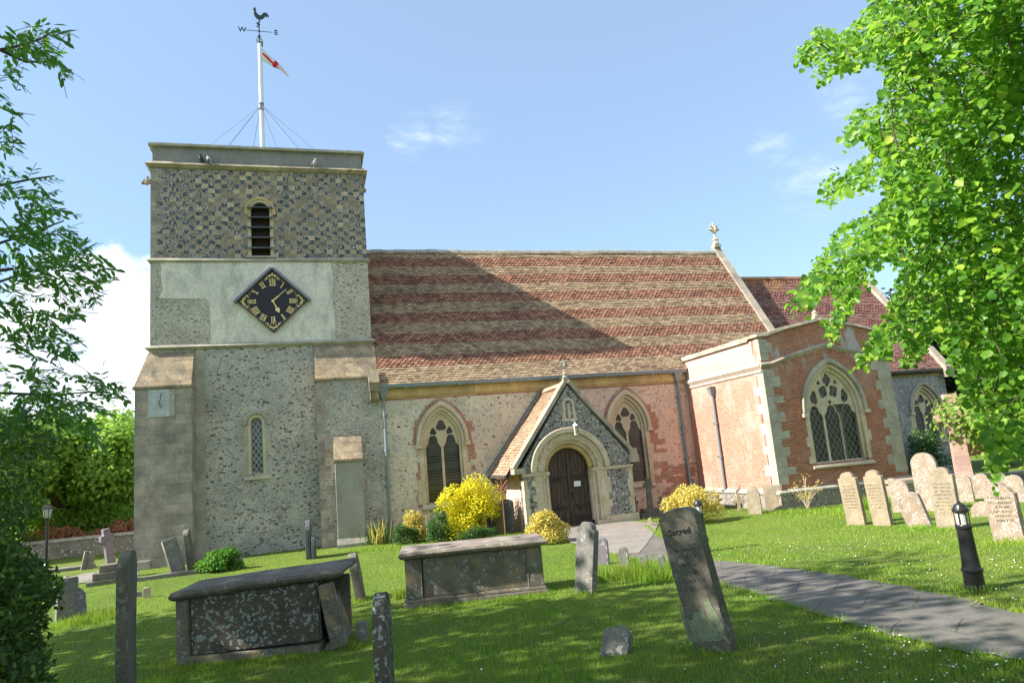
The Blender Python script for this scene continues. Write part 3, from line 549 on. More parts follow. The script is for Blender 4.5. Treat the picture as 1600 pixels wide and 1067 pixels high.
CP('brick_repairs', mb, M['brick_patch'])

def tile_field(O, u, v, W, L, cw, ga, band, seed=1, clipf=None, jit=.004):
    """courses of overlapping tiles as real slabs; band(i) -> 0 plain 1 scalloped"""
    r = np.random.default_rng(seed); O, u, v = Vector(O), Vector(u).normalized(), Vector(v).normalized(); n = u.cross(v).normalized()
    if n.z < 0: n = -n
    V = []; F = []; MI = []; rows = int(L/ga)
    for i in range(rows):
        b_ = band(i, rows); ncol = int(W/cw)+1
        for j in range(ncol+1):
            x0 = (j-.5*(i % 2))*cw; x1 = x0+cw*.955
            x0c, x1c = max(x0, 0), min(x1, W)
            if x1c-x0c < .02: continue
            if clipf and not clipf((x0c+x1c)/2, i*ga): continue
            a = i*ga-.004+r.normal()*jit; up = a+ga*1.35; hb = .048+r.normal()*.005; ht = .012; ww = x1c-x0c
            if b_: prof = [(0, ga*.42), (.10, ga*.16), (.32, 0), (.68, 0), (.90, ga*.16), (1, ga*.42)]
            else: prof = [(0, 0), (1, 0)]
            base = len(V); m_ = len(prof)
            sl_ = r.normal()*.003; sag = .035*noise.noise(O*.1+u*((x0c+x1c)*.28)+v*(i*ga*.45)); hb += sag; ht += sag
            if r.random() < .012: a -= .025
            for (fx_, fy_) in prof: V.append(O+u*(x0c+fx_*ww)+v*(a+fy_)+n*(hb+sl_*fx_))
            V.append(O+u*x1c+v*up+n*ht); V.append(O+u*x0c+v*up+n*ht)
            for (fx_, fy_) in prof: V.append(O+u*(x0c+fx_*ww)+v*(a+fy_+.002)+n*(hb-.02+sl_*fx_))
            F.append(tuple(range(base, base+m_+2))); MI.append(b_)
            for k in range(m_-1): F.append((base+k, base+m_+2+k, base+m_+3+k, base+k+1)); MI.append(b_)
    me = bpy.data.meshes.new('tiles'); me.from_pydata([tuple(p) for p in V], [], F); me.polygons.foreach_set('material_index', MI); return me
bands = [6, 5, 5, 4, 5, 5, 5, 5, 5, 5, 5, 5, 20]
def nave_band(i, rows):
    c_ = 0
    for k, b_ in enumerate([7]+[5]*14):
        c_ += b_
        if i < c_: return k % 2
    return 0
NR = (26.72, 10.27)
nr = CP('nave_roof', (lambda: (lambda m_: (m_.prism([(22.80, 4.38), (NR[0], NR[1]), (30.95, 4.30), (30.95, 4.2), (NR[0], NR[1]-.2), (22.80, 4.28)], 2.05, 18.3, 'x'), m_)[1])(MB()))(), M['roof_under'])
O_ = Vector((2.05, 22.76, 4.40)); vv = Vector((0, NR[0]-22.76, NR[1]-4.40)); Ls = vv.length
obj('roof_tiles', tile_field(O_, (1, 0, 0), vv, 16.15, Ls, .165, .107, nave_band, 2), [M['tile_plain'], M['tile_club']], nr)
mb = MB(); x = 2.05; r = random.Random(8)
while x < 18.1:
    dz_ = .03*noise.noise(Vector((x*.35, 2, 0)))+r.uniform(-.012, .012)
    mb.prism([(NR[0]-.15, NR[1]-.10+dz_), (NR[0]-.10, NR[1]+.04+dz_), (NR[0], NR[1]+.085+dz_), (NR[0]+.10, NR[1]+.04+dz_), (NR[0]+.15, NR[1]-.10+dz_)], x, x+.43, 'x'); x += .445
obj('ridge_tiles', mb, M['stone_grey'], nr)
mb = MB(); mb.prism([(22.76, 4.55), (NR[0], 10.52), (NR[0], 10.36), (22.86, 4.38)], 18.2, 18.55, 'x'); mb.prism([(30.9, 4.55), (NR[0], 10.52), (NR[0], 10.36), (30.8, 4.38)], 18.2, 18.55, 'x')
CP('nave_gable_coping', mb, M['coping'])
mb = MB(); mb.tube([(3.5+5.2, 26.05, 9.38), (9.0, 26.1, 9.48), (9.12, 26.2, 9.55)], .05)
# finial on the nave gable
def finial(name, x, y, z, s, mat='stone', kind='wheel'):
    m1 = MB(); m1.box(x-.16*s, x+.16*s, y-.14*s, y+.14*s, z, z+.12*s); m1.lathe([(.13*s, .12*s), (.17*s, .2*s), (.10*s, .3*s), (.15*s, .38*s), (.07*s, .48*s)], 8, (x, y, z))
    m1.tube([(x, y, z+.45*s), (x, y, z+1.18*s)], .045*s, 6); m1.tube([(x-.2*s, y, z+.85*s), (x+.2*s, y, z+.85*s)], .045*s, 6); m1.tube([(x, y-.2*s, z+.85*s), (x, y+.2*s, z+.85*s)], .045*s, 6)
    if kind == 'wheel':
        for ax in (0, 1): m1.tube([(x+(.15*s*math.cos(t) if ax == 0 else 0), y+(0 if ax == 0 else .15*s*math.cos(t)), z+.85*s+.15*s*math.sin(t)) for t in np.linspace(0, 2*PI, 13)], .03*s, 6)
    else:
        for t in range(4):
            a = PI/4+t*PI/2; m1.lathe([(.01, -.05*s), (.055*s, 0), (.01, .05*s)], 6, (x+.14*s*math.cos(a), y, z+.85*s+.14*s*math.sin(a)))
    for t in range(5):
        a = t*PI/4; m1.lathe([(.01, -.06*s), (.07*s, 0), (.01, .06*s)], 6, (x+.22*s*math.cos(a), y, z+.85*s+.22*s*math.sin(a)))
    return CP(name, m1, M[mat])
finial('gable_finial', 18.35, NR[0], 10.48, 1.05, 'stone')
# gutters and pipes
def gutter(name, x0, x1, y, z, mat='pipe', s=1):
    prof = [(y-.09*s, z+.07*s), (y-.085*s, z-.02*s), (y-.05*s, z-.07*s), (y+.05*s, z-.07*s), (y+.08*s, z-.02*s), (y+.08*s, z+.07*s), (y+.06*s, z+.07*s), (y+.06*s, z-.01*s), (y+.04*s, z-.05*s), (y-.04*s, z-.05*s), (y-.07*s, z-.01*s), (y-.07*s, z+.07*s)]
    m1 = MB(); m1.prism(prof, x0, x1, 'x'); g = CP(name, m1, M[mat]); m1 = MB(); x = x0+.9
    while x < x1: m1.box(x-.045, x+.045, y-.10*s, y+.09*s, z-.082*s, z+.076*s); m1.box(x+.28, x+.305, y-.098*s, y+.09*s, z-.08*s, z+.076*s); x += 1.83
    obj('joint_bracket', m1, M[mat], g); return g
gutter('nave_gutter', 2.1, 13.6, 22.82, 4.36)
def pipe(name, x, y, z0, z1, r=.05, mat='pipe', hop=True, label=None, off=.0):
    m1 = MB(); m1.tube([(x, y, z0+.22), (x, y, z1-.3)], r, 12)
    m1.tube([(x, y, z0+.24), (x, y-.02, z0+.12), (x, y-.12, z0+.02)], r, 10)
    p = CP(name, m1, M[mat], label=label); m1 = MB(); z = z0+.55
    while z < z1-.5: m1.lathe([(r*1.35, -.05), (r*1.35, .05)], 12, (x, y, z)); m1.box(x-r*2.4, x+r*2.4, y+r*.4, y+r*1.3, z-.03, z+.03); z += 1.15
    obj('collar', m1, M[mat], p)
    if hop: m1 = MB(); m1.hexa([(x-.07, y-.06, z1-.38), (x+.07, y-.06, z1-.38), (x+.07, y+.06, z1-.38), (x-.07, y+.06, z1-.38), (x-.15, y-.12, z1-.12), (x+.15, y-.12, z1-.12), (x+.15, y+.09, z1-.12), (x-.15, y+.09, z1-.12)]); m1.box(x-.165, x+.165, y-.135, y+.09, z1-.12, z1-.07); obj('hopper_head', m1, M[mat], p)
    return p
pipe('downpipe', 2.27, 22.91, -.58, 4.36, label='grey downpipe beside the tower buttress')
pipe('downpipe', 13.24, 22.91, -.6, 4.36, label='grey downpipe in the corner by the chapel')

# --- side chapel
CX0, CX1, CY = 13.64, 18.60, 18.34
gable = [(CX0, -1.0), (CX0, 4.78), (13.95, 4.80), (14.6, 4.98), (16.12, 5.26), (17.6, 4.98), (18.3, 4.80), (CX1, 4.78), (CX1, -1.0)]
CP('chapel_front_wall', plate([gable, whole(WS)], .4, 0, CY), M['brick_red'], label='red brick gable wall')
mb = MB(); mb.box(CX0, CX0+.4, CY+.4, D-.002, -1.0, 4.72); CP('chapel_side_wall', mb, M['brick_pale'], label='sun bleached brick side wall')
mb = MB(); mb.box(CX1-.4, CX1, CY+.4, D-.002, -1.0, 4.72); CP('chapel_side_wall', mb, M['brick_red'], label='far brick side wall')
mb = MB(); mb.prism([(CX0+.4, 4.2), (16.12, 4.75), (CX1-.4, 4.2)], CY+.4, D+.4, 'y'); CP('chapel_roof', mb, M['lead'])
def copepath(top, t, over, y0, y1):                 # coping stones following a profile in xz
    m1 = MB()
    for (x0, z0), (x1, z1) in zip(top[:-1], top[1:]): m1.hexa([(x0, y0, z0), (x1, y0, z1), (x1, y1, z1), (x0, y1, z0), (x0, y0+.03, z0+t), (x1, y0+.03, z1+t), (x1, y1-.03, z1+t), (x0, y1-.03, z0+t)])
    return m1
top_ = [(CX0-.08, 4.785), (13.95, 4.805), (14.6, 4.985), (16.12, 5.265), (17.6, 4.985), (18.3, 4.805), (CX1+.08, 4.785)]
CP('chapel_coping', copepath(top_, .10, 0, CY-.08, CY+.48), M['coping'])
mb = MB(); mb.hexa([(CX0-.08, CY+.48, 4.725), (CX0+.48, CY+.48, 4.725), (CX0+.48, D+.3, 4.725), (CX0-.08, D+.3, 4.725), (CX0-.05, CY+.48, 4.885), (CX0+.45, CY+.48, 4.885), (CX0+.45, D+.3, 4.885), (CX0-.05, D+.3, 4.885)]); CP('parapet_coping_side', mb, M['coping'])
str_ = [(CX0-.07, 3.90), (13.95, 3.91), (14.6, 4.10), (16.12, 4.44), (17.6, 4.10), (18.3, 3.91), (CX1+.07, 3.90)]
m1 = MB()
for (x0, z0), (x1, z1) in zip(str_[:-1], str_[1:]): m1.hexa([(x0, CY-.02, z0-.11), (x1, CY-.02, z1-.11), (x1, CY+.01, z1-.11), (x0, CY+.01, z0-.11), (x0, CY-.10, z0), (x1, CY-.10, z1), (x1, CY+.01, z1), (x0, CY+.01, z0)]); m1.hexa([(x0, CY-.10, z0), (x1, CY-.10, z1), (x1, CY+.01, z1), (x0, CY+.01, z0), (x0, CY-.01, z0+.07), (x1, CY-.01, z1+.07), (x1, CY+.01, z1+.07), (x0, CY+.01, z0+.07)])
CP('chapel_string_course', m1, M['coping'])
m1 = MB(); m1.prism([(CX0-.02, 3.76), (CX0-.10, 3.87), (CX0-.10, 3.92), (CX0-.01, 4.0), (CX0+.01, 4.0), (CX0+.01, 3.76)], CY-.1+.1, D, 'y'); m1.prism([(CX0-.015, 3.64), (CX0-.05, 3.68), (CX0-.05, 3.74), (CX0-.015, 3.75), (CX0+.01, 3.75), (CX0+.01, 3.64)], CY, D, 'y')
CP('side_string_course', m1, M['quoin_pale'])
m1 = MB(); quoins(m1, CX0, CY, .16, 3.75, 1, 71, .62, .36, False, (.24, .36)); quoins(m1, CX0, CY, 4.02, 4.7, 1, 72, .5, .3, False); quoins(m1, CX1, CY, .16, 4.7, -1, 73, .75, .5, False, (.24, .36)); CP('chapel_quoins', m1, M['quoin_grey'])
m1 = MB(); r = random.Random(5); z = .1; k = 0
while z < 3.6: h = r.uniform(.26, .36); m1.box(CX0-.006, CX0+.2, CY+.004, CY+(.52 if k % 2 else .30)*r.uniform(.9, 1.15), z+.003, z+h-.003); z += h; k += 1
CP('side_quoins', m1, M['quoin_pale'])
m1 = MB(); m1.box(CX0-.09, CX1+.09, CY-.10, CY-.001, -1.0, -.12); m1.box(CX0-.09, CX0-.001, CY, D-.4, -1.0, -.12); CP('chapel_plinth', m1, M['flint_low'])
m1 = MB(); m1.prism([(CY-.14, -.12), (CY-.14, -.06), (CY-.002, .02), (CY-.002, -.12)], CX0-.13, CX1+.13, 'x'); m1.prism([(CX0-.13, -.12), (CX0-.13, -.06), (CX0-.002, .02), (CX0-.002, -.12)], CY, D-.4, 'y'); CP('plinth_coping', m1, M['stone_grey'])
cx, hw, z0, zs, za = WS; lw3 = (2*hw-.17)/6; h = za-zs
holes = [lighthead(cx+k*(2*lw3+.085), lw3, z0+.02, zs-.16, zs+.16) for k in (-1, 0, 1)]
holes += [foil(cx, zs+h*.76, .19, 4, PI/2, .3, .85, 1.15), foil(cx-.205, zs+h*.47, .185, 4, PI/4+.3, .25, .95, 1.15), foil(cx+.205, zs+h*.47, .185, 4, PI/4-.3, .25, .95, 1.15), foil(cx-.60, zs+h*.33, .17, 3, PI/2-.3, .3, .9, 1.4), foil(cx+.60, zs+h*.33, .17, 3, PI/2+.3, .3, .9, 1.4), foil(cx-.33, zs+h*.70, .075, 3, PI/2), foil(cx+.33, zs+h*.70, .075, 3, PI/2), foil(cx, zs+h*.20, .08, 3, -PI/2)]
window(cx, CY, hw, z0, zs, za, 3, holes, 'glass_diamond', 'chapel_window', hoodm='stone_grey', seed=21, jb=(.04, .14), label='three light traceried window in the chapel gable')
pipe('downpipe', CX0-.08, 21.2, -.6, 3.62, .045, 'pipe', label='pale downpipe on the chapel side wall')
finial('chapel_finial', 16.12, CY+.2, 5.33, .62, 'stone', 'fleur')

# --- chancel
CHY = 23.1
CP('chancel_wall', plate([rect(18.5, 26.25, -1.2, 3.62), whole(WC)], .5, 0, CHY), M['flint_chancel'])
mb = MB(); mb.box(18.5, 26.25, CHY-.04, CHY+.5, 3.62, 3.78); CP('chancel_cornice', mb, M['stone_warm'])
mb = MB(); mb.prism([(CHY+.5, -1.2), (CHY+.5, 4.5), (26.7, 8.85), (30.3, 4.2), (30.3, -1.2)], 25.85, 26.25, 'x'); mb.box(18.5, 25.85, 29.9, 30.3, -1.2, 3.8); CP('chancel_end_wall', mb, M['flint_chancel'])
wc = window(WC[0], CHY, WC[1], WC[2], WC[3], WC[4], 2, two_light(*WC), 'glass_grid', 'chancel_window', hoodm='stone_grey', seed=41, label='two light window in the chancel wall')
cr_ = CP('chancel_roof', (lambda m_: (m_.prism([(22.93, 3.80), (26.7, 8.95), (30.5, 3.75), (30.5, 3.65), (26.7, 8.75), (22.93, 3.7)], 18.56, 26.1, 'x'), m_)[1])(MB()), M['roof_under'])
vv2 = Vector((0, 26.7-22.9, 8.98-3.84))
obj('roof_tiles', tile_field((18.56, 22.9, 3.84), (1, 0, 0), vv2, 7.5, vv2.length, .165, .107, lambda i, n_: (i//5) % 2, 5), [M['tile_chancel'], M['tile_chancel_club']], cr_)
mb = MB(); mb.prism([(26.55, 8.9), (26.6, 9.02), (26.7, 9.07), (26.8, 9.02), (26.85, 8.9)], 18.56, 26.1, 'x'); obj('ridge_tiles', mb, M['tile_chancel'], cr_)
mb = MB(); mb.prism([(22.75, 3.95), (26.7, 9.3), (26.7, 9.12), (22.86, 3.78)], 26.05, 26.4, 'x'); mb.prism([(30.6, 3.9), (26.7, 9.3), (26.7, 9.12), (30.5, 3.72)], 26.05, 26.4, 'x'); mb.box(26.02, 26.43, 22.7, 23.1, 3.5, 3.95)
CP('chancel_gable_coping', mb, M['coping'])
gutter('chancel_gutter', 18.6, 26.0, 22.95, 3.82, 'pipe_dark')

# --- porch
PY = 20.5; PX0, PX1 = 6.14, 9.78; PAX, PAZ = 7.86, 3.93; DCX = 7.71; DR = .70; DZS = 1.16
EZ0, EZ1 = 1.36, 1.52
door_hole = rarch(DCX, DR+.30, -1.0, DZS)
CP('porch_front_wall', plate([[(PX0, -1.0), (PX0, EZ0+.0), (PAX, PAZ-.12), (PX1, EZ1-.05), (PX1, -1.0)], door_hole], .45, 0, PY), M['flint_dark'], label='dark knapped flint gable front')
mb = MB(); mb.box(PX0, PX0+.35, PY+.45, D-.002, -1.0, EZ0-.1); mb.box(PX1-.35, PX1, PY+.45, D-.002, -1.0, EZ1-.1); CP('porch_side_wall', mb, M['flint_pink'])
def ring(o, i, y, d, mat, nm, par=None, bev=.02, zb=-.62):
    return obj(nm, plate([ringpoly(rarch(DCX, o, zb, DZS), rarch(DCX, i, zb, DZS))], d, bev, y), M[mat], par) if par else CP(nm, plate([ringpoly(rarch(DCX, o, zb, DZS), rarch(DCX, i, zb, DZS))], d, bev, y), M[mat])
pa = CP('porch_doorway', plate([ringpoly(rarch(DCX, 1.14, DZS-.02, DZS), rarch(DCX, .93, DZS-.02, DZS))], .2, .015, PY-.015), M['stone'])
obj('hood_mould', plate([ringpoly(rarch(DCX, 1.33, DZS+.0, DZS), rarch(DCX, 1.15, DZS, DZS))], .13, .035, PY-.10), M['stone'], pa)
obj('inner_arch', plate([ringpoly(rarch(DCX, .94, DZS, DZS), rarch(DCX, .83, DZS, DZS))], .16, .03, PY+.06), M['stone'], pa)
obj('inner_arch', plate([ringpoly(rarch(DCX, .84, DZS, DZS), rarch(DCX, DR-.01, DZS, DZS))], .16, .04, PY+.16), M['stone_warm'], pa)
mb = MB()
nz = 11
for k in range(nz):                                 # chevron ornament round the arch
    a0 = PI*(k)/nz; a1 = PI*(k+.5)/nz; a2 = PI*(k+1)/nz
    P_ = lambda a, rr, y: (DCX-rr*math.cos(a), y, DZS+rr*math.sin(a))
    for (a, ra, b_, rb_) in ((a0, .965, a1, 1.105), (a1, 1.105, a2, .965)):
        mb.tube([P_(a, ra, PY-.03), P_(b_, rb_, PY-.03)], .026, 6); mb.tube([P_(a, ra-.0+.05*(ra < 1), PY-.02), P_(b_, rb_-.06, PY-.02)], .014, 5)
obj('chevron_carving', mb, M['stone'], pa)
mb = MB()
for s in (-1, 1):                                   # jambs with shafts
    xa, xb = sorted((DCX+s*.70, DCX+s*.84)); mb.box(xa, xb, PY+.16, PY+.44, -.8, DZS-.10)
    xa, xb = sorted((DCX+s*.84, DCX+s*.96)); mb.box(xa, xb, PY+.07, PY+.3, -.8, DZS-.10)
    xa, xb = sorted((DCX+s*.96, DCX+s*1.17)); mb.box(xa, xb, PY-.014, PY+.2, -.8, DZS-.10)
obj('door_jamb', mb, M['stone'], pa)
for s in (-1, 1):
    for (q, yy) in ((.80, PY+.11), (.92, PY+.02)):
        mb = MB(); x = DCX+s*q; mb.lathe([(.075, 0), (.075, .06), (.055, .12), (.045, .16), (.045, 1.5), (.055, 1.53), (.05, 1.56), (.085, 1.68), (.09, 1.72)], 12, (x, yy, -.65)); obj('shaft', mb, M['stone'], pa)
mb = MB()
for x0, x1 in ((PX0-.05, DCX-.72), (DCX+.72, PX1+.05)): mb.box(x0, x1, PY-.06, PY-.001, DZS-.06, DZS+.0); mb.box(x0, x1, PY-.035, PY-.001, DZS-.10, DZS-.06)
mb.box(DCX-1.0, DCX-.70, PY-.001, PY+.3, DZS-.10, DZS); mb.box(DCX+.70, DCX+1.0, PY-.001, PY+.3, DZS-.10, DZS)
obj('impost_band', mb, M['stone'], pa)
m1 = MB(); quoins(m1, PX0, PY, -.35, 1.05, 1, 91, .17, .12, False, (.2, .3)); quoins(m1, PX1, PY, -.35, 1.05, -1, 92, .17, .12, False, (.2, .3))
for s, seed in ((-1, 4), (1, 6)):
    r = random.Random(seed); z = -.35
    while z < 1.0: h = r.uniform(.18, .28); e = r.choice((.02, .12))+.02; x0, x1 = sorted((DCX+s*1.17, DCX+s*(1.17+e))); m1.box(x0, x1, PY-.008, PY+.1, z+.004, min(z+h, 1.05)-.004); z += h
CP('porch_quoins', m1, M['stone'])
m1 = MB(); m1.box(PX0-.07, DCX-1.0, PY-.08, PY-.001, -1.0, -.36); m1.box(DCX+1.0, PX1+.07, PY-.08, PY-.001, -1.0, -.36); m1.box(DCX-1.2, DCX-.70, PY-.1, PY+.4, -1.0, -.46); m1.box(DCX+.70, DCX+1.2, PY-.1, PY+.4, -1.0, -.46); CP('porch_plinth', m1, M['stone'])
m1 = MB()
def slope_block(m1, a, b_, t, y0, y1, out):          # coping block along a slope in xz
    d = Vector((b_[0]-a[0], 0, b_[1]-a[1])); n_ = Vector((-d.z, 0, d.x)).normalized()*t*out
    m1.hexa([(a[0], y0, a[1]), (b_[0], y0, b_[1]), (b_[0], y1, b_[1]), (a[0], y1, a[1]), (a[0]+n_.x, y0, a[1]+n_.z), (b_[0]+n_.x, y0, b_[1]+n_.z), (b_[0]+n_.x, y1, b_[1]+n_.z), (a[0]+n_.x, y1, a[1]+n_.z)])
slope_block(m1, (5.90, 1.30), (PAX-.005, 3.91), .11, PY-.06, PY+.34, 1); slope_block(m1, (9.95, 1.42), (PAX+.005, 3.91), .11, PY-.06, PY+.34, -1)
m1.box(5.84, 6.2, PY-.10, PY+.34, 1.17, 1.34); m1.box(9.74, 10.06, PY-.10, PY+.34, 1.22, 1.46); m1.box(9.78, 10.02, PY-.08, PY+.3, 1.46, 1.66)
CP('porch_coping', m1, M['coping'])
pr = CP('porch_roof', (lambda m_: (m_.prism([(5.72, 1.12), (PAX, 3.82), (10.02, 1.22), (10.02, 1.12), (PAX, 3.7), (5.72, 1.02)], PY+.34, D-.003, 'y'), m_)[1])(MB()), M['roof_under'])
vw = Vector((PAX-5.70, 0, 3.86-1.14)); obj('roof_tiles', tile_field((5.70, PY+.34, 1.14), (0, 1, 0), vw, D-.005-PY-.34, vw.length, .165, .107, lambda i, n_: 0, 15), [M['tile_porch']], pr, label='sunlit west slope tiles')
vw = Vector((PAX-10.04, 0, 3.86-1.24)); obj('roof_tiles', tile_field((10.04, PY+.34, 1.24), (0, 1, 0), vw, D-.005-PY-.34, vw.length, .165, .107, lambda i, n_: 0, 16), [M['tile_porch']], pr, label='shaded east slope tiles')
mb = MB(); mb.prism([(PAX-.12, 3.83), (PAX, 3.97), (PAX+.12, 3.83)], PY+.34, D-.003, 'y'); obj('ridge_tiles', mb, M['tile_porch'], pr)
m1 = MB(); slope_block(m1, (5.62, 1.24), (PAX, 4.03), .05, D-.05, D-.001, 1); obj('lead_flashing', m1, M['lead'], pr)
m1 = MB(); m1.tube([(5.66, PY+.3, 1.12), (5.66, D-.02, 1.09)], .05, 8); m1.tube([(5.66, 22.7, 1.06), (5.80, 22.7, .86), (6.06, 22.72, .80), (6.06, 22.72, -.5)], .032, 8); CP('porch_gutter', m1, M['pipe_dark'])
finial('porch_finial', PAX, PY+.1, 3.98, .58, 'stone_grey', 'wheel')
# niche
ni = CP('porch_niche', plate([ringpoly(rarch(7.84, .20, 2.74, 3.22), rarch(7.84, .115, 2.74, 3.22))], .12, .02, PY-.03), M['stone'])
obj('niche_back', plate([rarch(7.84, .12, 2.70, 3.22)], .02, 0, PY+.02), M['stone'], ni)
mb = MB(); mb.box(7.58, 8.1, PY-.02, PY+.05, 2.68, 2.77); mb.box(7.6, 7.66, PY-.015, PY+.05, 2.77, 2.95); mb.box(8.02, 8.08, PY-.015, PY+.05, 2.77, 2.95); obj('sill', mb, M['stone'], ni)
mb = MB(); mb.lathe([(.05, 0), (.06, .12), (.045, .24), (.055, .30), (.03, .34), (.045, .39), (.035, .44), (.01, .47)], 10, (7.84, PY-.0+.0, 2.79)); obj('worn_statue', mb, M['stone'], ni)
# door
dd = CP('porch_door', plate([rarch(DCX, DR+.05, -.9, DZS-.02)], .06, 0, PY+.34), M['oak'], label='dark oak double door')
mb = MB(); mb.box(DCX-.02, DCX+.02, PY+.32, PY+.338, -.62, DZS+.66); obj('meeting_strip', mb, M['oak'], dd)
for s in (-1, 1):                                   # scrolled ironwork on each leaf
    for zc in (-.32, .02, .92):
        mb = MB(); xc = DCX+s*.34
        for q in (-1, 1):
            pts = [(xc+q*(.03+.14*math.sin(t)*(1-t/7)), PY+.325, zc+.10*(1-math.cos(t*1.25))*(1-t/6)-.08) for t in np.linspace(0, 5.2, 18)]; mb.tube(pts, .012, 5)
        mb.tube([(DCX+s*.66, PY+.325, zc), (DCX+s*.06, PY+.325, zc)], .013, 5); obj('scroll_hinge', mb, M['iron'], dd)
mb = MB(); pts = [(DCX+.12+.05*math.cos(t), PY+.30, .28+.05*math.sin(t)) for t in np.linspace(0, 2*PI, 14)]; mb.tube(pts, .011, 6); obj('ring_handle', mb, M['iron'], dd)
mb = MB(); mb.lathe([(.06, 0), (.05, .02), (.015, .05)], 4, M=Matrix.Translation((DCX+.10, PY+.34, .40)) @ Matrix.Rotation(PI/2, 4, 'X')); obj('boss_plate', mb, M['iron'], dd)
t_ = empty('paper_notice', (DCX+.30, PY+.33, .70), label='small white paper notice pinned on the right leaf of the oak porch door', cat='notice')
mb = MB(); mb.box(-.11, .11, -.006, 0, -.08, .08); obj('paper_sheet', mb, M['paper'], t_)
mb = MB()
for k in range(4): mb.box(-.075, .075-.03*(k % 2), -.0075, -.0062, .045-.03*k, .05-.03*k)
obj('printed_lines', mb, M['pipe'], t_)

# --- things fixed to the church
# clock
ck = empty('tower_clock', (-1.15, TY-.02, 7.53), label='black diamond shaped tower clock with gilded numerals and hands', cat='clock')
dz, dx = 1.08, 1.12
dia = lambda k: [(-dx*k, 0), (0, dz*k), (dx*k, 0), (0, -dz*k)]
obj('clock_board', plate([dia(.97)], .06, 0, -.08), M['clock_blue'], ck)
obj('frame', plate([dia(1.0), dia(.945)], .12, .012, -.12), simple('clock_frame_wood', (.07, .05, .05), .6), ck)
mb = MB()
for s in (-1, 1):
    a = (s*dx*1.06, -.04); b_ = (0, dz*1.03); slope_block(mb, a, b_, .075, -.20, 0, s*-1)
obj('lead_hood', mb, M['lead'], ck)
FY = -.086
def bar2(mb, x0, z0, x1, z1, wd, y=FY, t=.006):
    a = Vector((x0, 0, z0)); b_ = Vector((x1, 0, z1)); d = (b_-a); n_ = Vector((-d.z, 0, d.x)).normalized()*wd/2
    mb.hexa([(a+n_)[:1]+(y,)+((a+n_).z,), (b_+n_)[:1]+(y,)+((b_+n_).z,), (b_+n_)[:1]+(y+t,)+((b_+n_).z,), (a+n_)[:1]+(y+t,)+((a+n_).z,), (a-n_)[:1]+(y,)+((a-n_).z,), (b_-n_)[:1]+(y,)+((b_-n_).z,), (b_-n_)[:1]+(y+t,)+((b_-n_).z,), (a-n_)[:1]+(y+t,)+((a-n_).z,)]) if False else mb.add([(p.x, yy, p.z) for yy in (y, y+t) for p in (a+n_, b_+n_, b_-n_, a-n_)], [(0,1,2,3), (7,6,5,4), (0,4,5,1), (1,5,6,2), (2,6,7,3), (3,7,4,0)])
rom = ['XII', 'I', 'II', 'III', 'IIII', 'V', 'VI', 'VII', 'VIII', 'IX', 'X', 'XI']
for h_, s_ in enumerate(rom):
    mb = MB(); a = PI/2-h_*PI/6; wd = {'I': .058, 'V': .092, 'X': .098}; tot = sum(wd[c_] for c_ in s_); x = -tot/2; H = .185; r0 = .54
    ca, sa = math.cos(a), math.sin(a)
    def tp(u, v_): return (u*sa+(r0+v_)*ca, -u*ca+(r0+v_)*sa)       # u tangential (clockwise), v outward
    def st(u0, v0, u1, v1, w_): bar2(mb, *tp(u0, v0), *tp(u1, v1), w_, FY-.0006*random.random())
    for c_ in s_:
        m0 = x+wd[c_]/2
        if c_ == 'I': st(m0, 0, m0, H, .026)
        if c_ == 'V': st(m0-.028, H, m0, 0, .03); st(m0+.028, H, m0, 0, .016)
        if c_ == 'X': st(m0-.030, H, m0+.030, 0, .024); st(m0+.030, H, m0-.030, 0, .012)
        x += wd[c_]
    st(-tot/2, H, tot/2, H, .012); st(-tot/2, 0, tot/2, 0, .012)
    obj('numeral', mb, M['gold'], ck)
mb = MB()
for k in range(60):
    a = k*PI/30; rr = .775; e = .02 if k % 5 else .03
    bar2(mb, (rr-e)*math.cos(a), (rr-e)*math.sin(a), (rr+e)*math.cos(a), (rr+e)*math.sin(a), .02 if k % 5 else .034, FY-.001)
obj('minute_marks', mb, M['gold'], ck)
for k in range(4):
    mb = MB(); q = k*PI/2; ex = (dx, dz)[k % 2]*.80
    def O2(u, v_): return (-v_*math.sin(q)*-1*-1 if False else (ex+u)*math.cos(q)-v_*math.sin(q), FY, (ex+u)*math.sin(q)+v_*math.cos(q))
    for s in (-1, 1):
        pts = [O2(-.0-.055*math.cos(t)*(1-t/9)+.02, s*(.075+.055*math.sin(t)*(1-t/9))) for t in np.linspace(0, 6, 18)]; mb.tube(pts, .016, 5)
        pts = [O2(.04-.13*t, s*(.02+.16*t+.06*math.sin(t*PI))) for t in np.linspace(0, 1, 10)]+[O2(-.10+.03*math.sin(t), s*(.20+.03*math.cos(t)-.03+.02)) for t in np.linspace(0, 4, 8)]; mb.tube(pts, .016, 5)
    a0, a1_, a2_, a3_ = O2(.02, 0), O2(.06, .035), O2(.12, 0), O2(.06, -.035); bar2(mb, a0[0], a0[2], a2_[0], a2_[2], .03); bar2(mb, a1_[0], a1_[2], a3_[0], a3_[2], .03, FY-.002)
    obj('gilded_scroll', mb, M['gold'], ck)
